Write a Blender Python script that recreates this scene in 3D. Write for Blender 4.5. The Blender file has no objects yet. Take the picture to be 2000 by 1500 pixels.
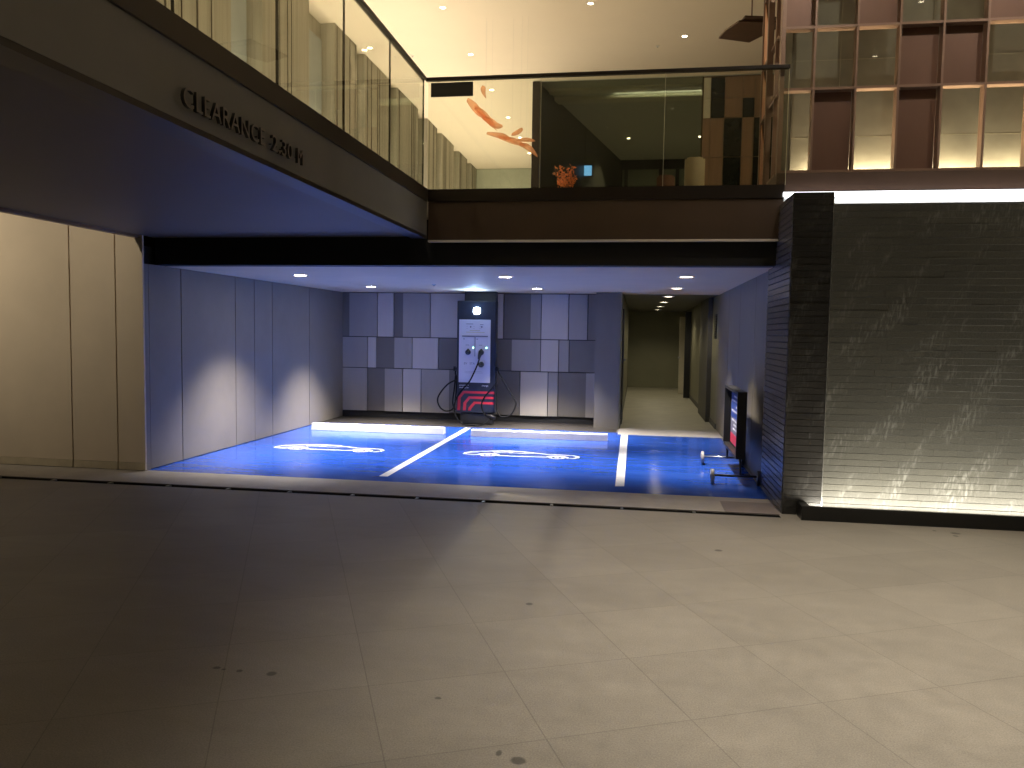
import bpy, math, random
from mathutils import Vector, Matrix
R = math.radians
random.seed(7)
scene = bpy.context.scene
col = scene.collection

# ------------------------------------------------------------------ camera
YAW, PITCH, ROLL = R(9.042), R(3.753), R(0.884)
cy, sy, cp, sp = math.cos(YAW), math.sin(YAW), math.cos(PITCH), math.sin(PITCH)
right = Vector((cy, sy, 0)); fwd = Vector((-sy * cp, cy * cp, -sp)); up = right.cross(fwd)
cr, sr = math.cos(ROLL), math.sin(ROLL)
r2 = cr * right + sr * up; u2 = -sr * right + cr * up
cam = bpy.data.objects.new('camera', bpy.data.cameras.new('camera')); col.objects.link(cam)
m = Matrix((r2, u2, -fwd)).transposed().to_4x4(); m.translation = (0, 0, 1.6)
cam.matrix_world = m
cam.data.sensor_width = 36; cam.data.lens = 1525 / 2000 * 36
cam.data.clip_start = 0.05; cam.data.clip_end = 800
scene.camera = cam

# ------------------------------------------------------------------ world (night)
world = bpy.data.worlds.new('World'); scene.world = world; world.use_nodes = True
wn = world.node_tree; bg = wn.nodes['Background']
sky = wn.nodes.new('ShaderNodeTexSky'); sky.sky_type = 'NISHITA'; sky.sun_disc = False
sky.sun_elevation = R(-4); sky.sun_rotation = R(200)
wn.links.new(sky.outputs[0], bg.inputs[0]); bg.inputs[1].default_value = 0.05
scene.view_settings.view_transform = 'Standard'; scene.view_settings.look = 'None'
scene.view_settings.exposure = 0; scene.view_settings.gamma = 1
scene.render.engine = 'CYCLES'
scene.cycles.use_denoising = True
scene.cycles.max_bounces = 10; scene.cycles.diffuse_bounces = 5; scene.cycles.glossy_bounces = 5
scene.cycles.transparent_max_bounces = 24; scene.cycles.transmission_bounces = 6
scene.cycles.sample_clamp_indirect = 6; scene.cycles.caustics_reflective = True; scene.cycles.blur_glossy = .6; scene.cycles.caustics_refractive = False
scene.cycles.use_light_tree = True

WARM = (1.0, 0.76, 0.50); WARM2 = (1.0, 0.90, 0.74); COOL = (0.86, 0.89, 1.0); NEUTRAL = (1.0, 0.90, 0.74)

# ------------------------------------------------------------------ helpers
def tag(o, label=None, cat=None, group=None, kind=None):
    if label: o['label'] = label
    if cat: o['category'] = cat
    if group: o['group'] = group
    if kind: o['kind'] = kind
    return o

def empty(name, loc, label=None, cat=None, group=None, kind=None):
    o = bpy.data.objects.new(name, None); col.objects.link(o); o.location = loc
    o.empty_display_size = 0.1
    return tag(o, label, cat, group, kind)

class MB:
    """collects shapes in world coordinates, then links them as one mesh"""
    def __init__(s): s.v = []; s.f = []; s.m = []; s.sm = []
    def add(s, vs, fs, mi=0, smooth=False):
        n = len(s.v); s.v += [tuple(v) for v in vs]
        for f in fs: s.f.append([i + n for i in f]); s.m.append(mi); s.sm.append(smooth)
        return s
    def box(s, x0, x1, y0, y1, z0, z1, mi=0):
        if x0 > x1: x0, x1 = x1, x0
        if y0 > y1: y0, y1 = y1, y0
        if z0 > z1: z0, z1 = z1, z0
        vs = [(x0,y0,z0),(x1,y0,z0),(x1,y1,z0),(x0,y1,z0),(x0,y0,z1),(x1,y0,z1),(x1,y1,z1),(x0,y1,z1)]
        return s.add(vs, [(0,3,2,1),(4,5,6,7),(0,1,5,4),(1,2,6,5),(2,3,7,6),(3,0,4,7)], mi)
    def quad(s, a, b, c, d, mi=0): return s.add([a, b, c, d], [(0,1,2,3)], mi)
    def prism(s, pts, ext, mi=0):
        """pts: planar loop of 3D points, ext: vector"""
        n = len(pts); e = Vector(ext); vs = [Vector(p) for p in pts]; vs += [v + e for v in vs]
        fs = [list(range(n))[::-1], list(range(n, 2 * n))]
        fs += [(i, (i + 1) % n, n + (i + 1) % n, n + i) for i in range(n)]
        return s.add(vs, fs, mi)
    def tube(s, pts, r, mi=0, seg=10, cap=True):
        pts = [Vector(p) for p in pts]; vs = []; fs = []
        rr = r if isinstance(r, (list, tuple)) else [r] * len(pts)
        ref = Vector((0, 0, 1)); t0 = (pts[1] - pts[0]).normalized()
        if abs(t0.dot(ref)) > .95: ref = Vector((1, 0, 0))
        a = t0.cross(ref).normalized()
        for i, p in enumerate(pts):
            t = (pts[min(i + 1, len(pts) - 1)] - pts[max(i - 1, 0)]).normalized()
            a = (a - t * a.dot(t)).normalized(); b = t.cross(a)
            for k in range(seg):
                w = 2 * math.pi * k / seg
                vs.append(p + (a * math.cos(w) + b * math.sin(w)) * rr[i])
        for i in range(len(pts) - 1):
            for k in range(seg):
                fs.append((i*seg+k, i*seg+(k+1) % seg, (i+1)*seg+(k+1) % seg, (i+1)*seg+k))
        if cap:
            fs.append(tuple(range(seg))[::-1]); fs.append(tuple((len(pts)-1)*seg + k for k in range(seg)))
        return s.add(vs, fs, mi, True)
    def cyl(s, a, b, r, mi=0, seg=20): return s.tube([a, b], r, mi, seg)
    def build(s, name, mats, parent=None, bevel=0, label=None, cat=None, group=None, kind=None):
        if not isinstance(mats, (list, tuple)): mats = [mats]
        xs = [v[0] for v in s.v]; ys = [v[1] for v in s.v]; zs = [v[2] for v in s.v]
        org = Vector(((min(xs)+max(xs))/2, (min(ys)+max(ys))/2, min(zs)))
        me = bpy.data.meshes.new(name)
        me.from_pydata([Vector(v) - org for v in s.v], [], s.f)
        for mt in mats: me.materials.append(mt)
        for p, mi, sm in zip(me.polygons, s.m, s.sm): p.material_index = mi; p.use_smooth = sm
        me.update()
        o = bpy.data.objects.new(name, me); col.objects.link(o)
        if parent:
            o.parent = parent; off = Vector(parent.location)
            q = parent.parent
            while q: off += Vector(q.location); q = q.parent
            o.location = org - off
        else: o.location = org
        if bevel:
            b = o.modifiers.new('bevel', 'BEVEL'); b.width = bevel; b.segments = 2; b.limit_method = 'ANGLE'; b.angle_limit = R(50)
        return tag(o, label, cat, group, kind)

def Bx(*a, mi=0): return MB().box(*a, mi=mi)

# ------------------------------------------------------------------ materials
def newmat(name):
    mt = bpy.data.materials.new(name); mt.use_nodes = True
    return mt, mt.node_tree, mt.node_tree.nodes['Principled BSDF']

def mat(name, c, rough=.6, metal=0, spec=.5, var=.12, scale=6, bump=.0, bscale=60, stretch=(1, 1, 1), rvar=.0, coat=0):
    mt, nt, b = newmat(name); N = nt.nodes; L = nt.links
    g = N.new('ShaderNodeNewGeometry'); mp = N.new('ShaderNodeMapping'); mp.inputs['Scale'].default_value = stretch
    L.new(g.outputs['Position'], mp.inputs[0])
    n = N.new('ShaderNodeTexNoise'); n.inputs['Scale'].default_value = scale; n.inputs['Detail'].default_value = 7; n.inputs['Roughness'].default_value = .62
    L.new(mp.outputs[0], n.inputs[0])
    mr = N.new('ShaderNodeMapRange'); mr.inputs[1].default_value = .3; mr.inputs[2].default_value = .7
    mr.inputs[3].default_value = 1 - var; mr.inputs[4].default_value = 1 + var; L.new(n.outputs[0], mr.inputs[0])
    mx = N.new('ShaderNodeVectorMath'); mx.operation = 'SCALE'; mx.inputs[0].default_value = c[:3]; L.new(mr.outputs[0], mx.inputs['Scale'])
    L.new(mx.outputs[0], b.inputs['Base Color'])
    b.inputs['Roughness'].default_value = rough; b.inputs['Metallic'].default_value = metal
    b.inputs['Specular IOR Level'].default_value = spec; b.inputs['Coat Weight'].default_value = coat
    if rvar:
        m2 = N.new('ShaderNodeMapRange'); m2.inputs[1].default_value = .3; m2.inputs[2].default_value = .7
        m2.inputs[3].default_value = max(.02, rough - rvar); m2.inputs[4].default_value = rough + rvar
        L.new(n.outputs[0], m2.inputs[0]); L.new(m2.outputs[0], b.inputs['Roughness'])
    if bump:
        n2 = N.new('ShaderNodeTexNoise'); n2.inputs['Scale'].default_value = bscale; n2.inputs['Detail'].default_value = 5
        L.new(mp.outputs[0], n2.inputs[0])
        bp = N.new('ShaderNodeBump'); bp.inputs['Strength'].default_value = bump; bp.inputs['Distance'].default_value = .01
        L.new(n2.outputs[0], bp.inputs['Height']); L.new(bp.outputs[0], b.inputs['Normal'])
    return mt

def emit(name, c, s):
    mt, nt, b = newmat(name); b.inputs['Base Color'].default_value = (.8, .8, .8, 1)
    b.inputs['Emission Color'].default_value = (*c, 1); b.inputs['Emission Strength'].default_value = s
    return mt

def glassmat(name, tint, refl=1.0, base=.04):
    """thin architectural glass: clear with fresnel mirror"""
    mt = bpy.data.materials.new(name); mt.use_nodes = True; nt = mt.node_tree; N = nt.nodes; L = nt.links
    N.remove(N['Principled BSDF']); out = N['Material Output']
    t = N.new('ShaderNodeBsdfTransparent'); t.inputs[0].default_value = (*tint, 1)
    g = N.new('ShaderNodeBsdfGlossy'); g.inputs['Roughness'].default_value = .02; g.inputs[0].default_value = (.9, .95, .9, 1)
    f = N.new('ShaderNodeFresnel'); f.inputs[0].default_value = 1.5
    mm = N.new('ShaderNodeMath'); mm.operation = 'MULTIPLY'; mm.inputs[1].default_value = refl; L.new(f.outputs[0], mm.inputs[0])
    ge = N.new('ShaderNodeNewGeometry'); m1 = N.new('ShaderNodeMath'); m1.operation = 'SUBTRACT'; m1.inputs[0].default_value = 1; L.new(ge.outputs['Backfacing'], m1.inputs[1])
    m3 = N.new('ShaderNodeMath'); m3.operation = 'MULTIPLY'; m3.use_clamp = True; L.new(mm.outputs[0], m3.inputs[0]); L.new(m1.outputs[0], m3.inputs[1]); mm = m3
    x = N.new('ShaderNodeMixShader'); L.new(mm.outputs[0], x.inputs[0]); L.new(t.outputs[0], x.inputs[1]); L.new(g.outputs[0], x.inputs[2])
    L.new(x.outputs[0], out.inputs[0])
    return mt

def ground_mat():
    mt, nt, b = newmat('stone_paving'); N = nt.nodes; L = nt.links
    def math_(op, a, b_=None, c=None):
        n = N.new('ShaderNodeMath'); n.operation = op
        for i, v in enumerate((a, b_, c)):
            if v is None: continue
            if isinstance(v, (int, float)): n.inputs[i].default_value = v
            else: L.new(v, n.inputs[i])
        return n.outputs[0]
    g = N.new('ShaderNodeNewGeometry'); sx = N.new('ShaderNodeSeparateXYZ'); L.new(g.outputs['Position'], sx.inputs[0])
    x, y = sx.outputs[0], sx.outputs[1]; a = R(24.8); ca, sa = math.cos(a), math.sin(a)
    S = .6365
    u = math_('ADD', math_('MULTIPLY', x, ca), math_('MULTIPLY', y, sa))
    v = math_('ADD', math_('MULTIPLY', x, -sa), math_('MULTIPLY', y, ca))
    us = math_('DIVIDE', math_('SUBTRACT', u, .326), S); vs = math_('DIVIDE', math_('SUBTRACT', v, 2.83), S)
    def dist(k): # distance to nearest joint in metres
        fr = math_('FRACT', math_('ADD', k, 100.0))
        return math_('MULTIPLY', math_('MINIMUM', fr, math_('SUBTRACT', 1.0, fr)), S)
    d = math_('MINIMUM', dist(us), dist(vs))
    jn = N.new('ShaderNodeMapRange'); jn.inputs[1].default_value = .0012; jn.inputs[2].default_value = .0034
    jn.inputs[3].default_value = .68; jn.inputs[4].default_value = 1; L.new(d, jn.inputs[0])
    # per tile tone
    cell = N.new('ShaderNodeCombineXYZ'); L.new(math_('FLOOR', us), cell.inputs[0]); L.new(math_('FLOOR', vs), cell.inputs[1])
    wn_ = N.new('ShaderNodeTexWhiteNoise'); wn_.noise_dimensions = '3D'; L.new(cell.outputs[0], wn_.inputs[0])
    tone = math_('MULTIPLY_ADD', wn_.outputs[0], .10, .95)
    n1 = N.new('ShaderNodeTexNoise'); n1.inputs['Scale'].default_value = .9; n1.inputs['Detail'].default_value = 6; L.new(g.outputs['Position'], n1.inputs[0])
    n2 = N.new('ShaderNodeTexNoise'); n2.inputs['Scale'].default_value = 150; n2.inputs['Detail'].default_value = 3; L.new(g.outputs['Position'], n2.inputs[0])
    n3 = N.new('ShaderNodeTexNoise'); n3.inputs['Scale'].default_value = 9; n3.inputs['Detail'].default_value = 8; n3.inputs['Roughness'].default_value = .7; L.new(g.outputs['Position'], n3.inputs[0])
    n4 = N.new('ShaderNodeTexNoise'); n4.inputs['Scale'].default_value = 2.6; n4.inputs['Detail'].default_value = 9; n4.inputs['Roughness'].default_value = .66; n4.inputs['Distortion'].default_value = .8
    mp4 = N.new('ShaderNodeMapping'); mp4.inputs['Rotation'].default_value = (0, 0, R(20)); mp4.inputs['Scale'].default_value = (.5, 1.6, 1); L.new(g.outputs['Position'], mp4.inputs[0]); L.new(mp4.outputs[0], n4.inputs[0])
    t = math_('MULTIPLY', tone, math_('MULTIPLY_ADD', n1.outputs[0], .5, .75))
    t = math_('MULTIPLY', t, math_('MULTIPLY_ADD', n4.outputs[0], .34, .83))
    t = math_('MULTIPLY', t, math_('MULTIPLY_ADD', n2.outputs[0], 1.1, .45))
    t = math_('MULTIPLY', t, math_('MULTIPLY_ADD', n3.outputs[0], .5, .75))
    t = math_('MULTIPLY', t, jn.outputs[0])
    # dropped-oil stains, each at its own place on the stone
    dn = math_('MULTIPLY', math_('SUBTRACT', n3.outputs[0], .5), .07)
    for (px, py, rx, ry) in [(-.40,2.80,.030,.026),(-.48,2.84,.012,.022),(-.59,4.49,.022,.025),(-.82,3.23,.014,.01),(-1.64,3.32,.024,.024),(-1.92,3.33,.02,.014),(-1.88,3.32,.01,.01),(-1.80,3.32,.016,.015),(.64,5.92,.03,.03),(2.64,6.87,.04,.035),(2.61,6.78,.02,.025),(2.5,6.93,.015,.02)]:
        dx = math_('DIVIDE', math_('SUBTRACT', x, px), rx); dy = math_('DIVIDE', math_('SUBTRACT', y, py), ry)
        q = math_('SQRT', math_('ADD', math_('MULTIPLY', dx, dx), math_('MULTIPLY', dy, dy)))
        q = math_('ADD', q, math_('MULTIPLY', dn, 14.0))
        r_ = N.new('ShaderNodeMapRange'); r_.inputs[1].default_value = .75; r_.inputs[2].default_value = 1.15; r_.inputs[3].default_value = .35; r_.inputs[4].default_value = 1; L.new(q, r_.inputs[0])
        t = math_('MULTIPLY', t, r_.outputs[0])
    sc = N.new('ShaderNodeVectorMath'); sc.operation = 'SCALE'; sc.inputs[0].default_value = (.218, .198, .170); L.new(t, sc.inputs['Scale'])
    L.new(sc.outputs[0], b.inputs['Base Color'])
    L.new(math_('MULTIPLY_ADD', n3.outputs[0], .3, .36), b.inputs['Roughness'])
    bp = N.new('ShaderNodeBump'); bp.inputs['Strength'].default_value = .25; bp.inputs['Distance'].default_value = .003
    L.new(math_('ADD', math_('MULTIPLY', jn.outputs[0], 1.5), n2.outputs[0]), bp.inputs['Height']); L.new(bp.outputs[0], b.inputs['Normal'])
    return mt

def brick_mat(name, base, chalk, amount, rough=.42, side=False, mort=(1.6, 1.56, 1.42, 1), msize=.0026):
    mt, nt, b = newmat(name); N = nt.nodes; L = nt.links
    g = N.new('ShaderNodeNewGeometry'); sx = N.new('ShaderNodeSeparateXYZ'); L.new(g.outputs['Position'], sx.inputs[0])
    cb = N.new('ShaderNodeCombineXYZ'); L.new(sx.outputs[1 if side else 0], cb.inputs[0]); L.new(sx.outputs[2], cb.inputs[1])
    bt = N.new('ShaderNodeTexBrick'); bt.inputs['Scale'].default_value = 1; bt.inputs['Brick Width'].default_value = .62
    bt.inputs['Row Height'].default_value = .0575; bt.inputs['Mortar Size'].default_value = .0008; bt.inputs['Mortar Smooth'].default_value = .3
    bt.offset = .5; bt.inputs['Bias'].default_value = 0
    bt.inputs['Color1'].default_value = (.92, .92, .92, 1); bt.inputs['Color2'].default_value = (1.08, 1.07, 1.04, 1); bt.inputs['Mortar'].default_value = mort
    L.new(cb.outputs[0], bt.inputs[0])
    # chalky efflorescence: vertical dabs gathered into slanting bands
    mp = N.new('ShaderNodeMapping'); mp.vector_type = 'TEXTURE'; mp.inputs['Rotation'].default_value = (0, 0, R(54)); mp.inputs['Scale'].default_value = (1.1, .30, 1); L.new(cb.outputs[0], mp.inputs[0])
    nb = N.new('ShaderNodeTexNoise'); nb.inputs['Scale'].default_value = 1.5; nb.inputs['Detail'].default_value = 5; nb.inputs['Roughness'].default_value = .6; L.new(mp.outputs[0], nb.inputs[0])
    mp2 = N.new('ShaderNodeMapping'); mp2.vector_type = 'TEXTURE'; mp2.inputs['Rotation'].default_value = (0, 0, R(82)); mp2.inputs['Scale'].default_value = (.11, .026, 1); L.new(cb.outputs[0], mp2.inputs[0])
    ns = N.new('ShaderNodeTexNoise'); ns.inputs['Scale'].default_value = 1.3; ns.inputs['Detail'].default_value = 4; L.new(mp2.outputs[0], ns.inputs[0])
    def mr(src, a, b_, c, d):
        k = N.new('ShaderNodeMapRange'); k.inputs[1].default_value = a; k.inputs[2].default_value = b_; k.inputs[3].default_value = c; k.inputs[4].default_value = d; L.new(src, k.inputs[0]); return k.outputs[0]
    def mul(a, b_):
        k = N.new('ShaderNodeMath'); k.operation = 'MULTIPLY'
        for i, v in enumerate((a, b_)):
            if isinstance(v, (int, float)): k.inputs[i].default_value = v
            else: L.new(v, k.inputs[i])
        return k.outputs[0]
    f = mul(mul(mr(nb.outputs[0], .50, .62, 0, 1), mr(ns.outputs[0], .47, .63, 0, 1)), amount)
    # mortar tone is paler only here and there
    nm = N.new('ShaderNodeTexNoise'); nm.inputs['Scale'].default_value = 1.3; nm.inputs['Detail'].default_value = 4
    mp3 = N.new('ShaderNodeMapping'); mp3.inputs['Scale'].default_value = (1.2, 9, 1); L.new(cb.outputs[0], mp3.inputs[0]); L.new(mp3.outputs[0], nm.inputs[0])
    mt_ = N.new('ShaderNodeVectorMath'); mt_.operation = 'SCALE'; mt_.inputs[0].default_value = mort[:3]; L.new(mr(nm.outputs[0], .42, .70, .35, 1.9), mt_.inputs['Scale'])
    L.new(mt_.outputs[0], bt.inputs['Mortar'])
    nf = N.new('ShaderNodeTexNoise'); nf.inputs['Scale'].default_value = 90; nf.inputs['Detail'].default_value = 4; L.new(g.outputs['Position'], nf.inputs[0])
    sc = N.new('ShaderNodeVectorMath'); sc.operation = 'MULTIPLY'; sc.inputs[0].default_value = base; L.new(bt.outputs[0], sc.inputs[1])
    sc2 = N.new('ShaderNodeVectorMath'); sc2.operation = 'SCALE'; L.new(sc.outputs[0], sc2.inputs[0]); L.new(mr(nf.outputs[0], .3, .7, .7, 1.3), sc2.inputs['Scale'])
    mx = N.new('ShaderNodeMix'); mx.data_type = 'RGBA'; L.new(f, mx.inputs[0]); L.new(sc2.outputs[0], mx.inputs[6]); mx.inputs[7].default_value = (*chalk, 1)
    L.new(mx.outputs[2], b.inputs['Base Color'])
    b.inputs['Roughness'].default_value = rough
    bp = N.new('ShaderNodeBump'); bp.inputs['Strength'].default_value = .7; bp.inputs['Distance'].default_value = .006
    hh = N.new('ShaderNodeMath'); hh.operation = 'SUBTRACT'; L.new(mul(nf.outputs[0], .25), hh.inputs[0]); L.new(bt.outputs['Fac'], hh.inputs[1])
    L.new(hh.outputs[0], bp.inputs['Height']); L.new(bp.outputs[0], b.inputs['Normal'])
    return mt

def blue_mat():
    mt, nt, b = newmat('blue_epoxy'); N = nt.nodes; L = nt.links
    g = N.new('ShaderNodeNewGeometry')
    mp = N.new('ShaderNodeMapping'); mp.inputs['Scale'].default_value = (.7, 2.6, 1); mp.inputs['Rotation'].default_value = (0, 0, R(-14)); L.new(g.outputs['Position'], mp.inputs[0])
    n = N.new('ShaderNodeTexNoise'); n.inputs['Scale'].default_value = 1.6; n.inputs['Detail'].default_value = 8; n.inputs['Roughness'].default_value = .62; L.new(mp.outputs[0], n.inputs[0])
    cr_ = N.new('ShaderNodeValToRGB'); L.new(n.outputs[0], cr_.inputs[0])
    cr_.color_ramp.elements[0].position = .32; cr_.color_ramp.elements[0].color = (.018, .072, .40, 1)
    cr_.color_ramp.elements[1].position = .74; cr_.color_ramp.elements[1].color = (.028, .10, .50, 1)
    mp5 = N.new('ShaderNodeMapping'); mp5.inputs['Scale'].default_value = (1.1, 9, 1); mp5.inputs['Rotation'].default_value = (0, 0, R(24)); L.new(g.outputs['Position'], mp5.inputs[0])
    n5 = N.new('ShaderNodeTexNoise'); n5.inputs['Scale'].default_value = 3.2; n5.inputs['Detail'].default_value = 10; n5.inputs['Roughness'].default_value = .74; L.new(mp5.outputs[0], n5.inputs[0])
    m5 = N.new('ShaderNodeMapRange'); m5.inputs[1].default_value = .60; m5.inputs[2].default_value = .78; m5.inputs[3].default_value = 0; m5.inputs[4].default_value = .55; L.new(n5.outputs[0], m5.inputs[0])
    mx5 = N.new('ShaderNodeMix'); mx5.data_type = 'RGBA'; L.new(m5.outputs[0], mx5.inputs[0]); L.new(cr_.outputs[0], mx5.inputs[6]); mx5.inputs[7].default_value = (.20, .26, .55, 1)
    L.new(mx5.outputs[2], b.inputs['Base Color']); b.inputs['Specular IOR Level'].default_value = .26
    mr = N.new('ShaderNodeMapRange'); mr.inputs[1].default_value = .35; mr.inputs[2].default_value = .7; mr.inputs[3].default_value = .07; mr.inputs[4].default_value = .24
    L.new(n.outputs[0], mr.inputs[0]); L.new(mr.outputs[0], b.inputs['Roughness'])
    n2 = N.new('ShaderNodeTexNoise'); n2.inputs['Scale'].default_value = 5; n2.inputs['Detail'].default_value = 3; L.new(g.outputs['Position'], n2.inputs[0])
    bp = N.new('ShaderNodeBump'); bp.inputs['Strength'].default_value = .06; bp.inputs['Distance'].default_value = .01; L.new(n2.outputs[0], bp.inputs['Height']); L.new(bp.outputs[0], b.inputs['Normal'])
    return mt

def slat_mat():
    """vertically striped travertine cladding; stripes run along world Y"""
    mt, nt, b = newmat('striped_cladding'); N = nt.nodes; L = nt.links
    g = N.new('ShaderNodeNewGeometry')
    mp = N.new('ShaderNodeMapping'); mp.inputs['Scale'].default_value = (14, 14, .25); L.new(g.outputs['Position'], mp.inputs[0])
    n = N.new('ShaderNodeTexNoise'); n.inputs['Scale'].default_value = 1; n.inputs['Detail'].default_value = 6; n.inputs['Roughness'].default_value = .7; L.new(mp.outputs[0], n.inputs[0])
    cr_ = N.new('ShaderNodeValToRGB'); L.new(n.outputs[0], cr_.inputs[0])
    e = cr_.color_ramp.elements; e[0].position = .34; e[0].color = (.30, .285, .225, 1); e[1].position = .58; e[1].color = (.43, .41, .33, 1)
    L.new(cr_.outputs[0], b.inputs['Base Color']); b.inputs['Roughness'].default_value = .6
    return mt

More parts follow.
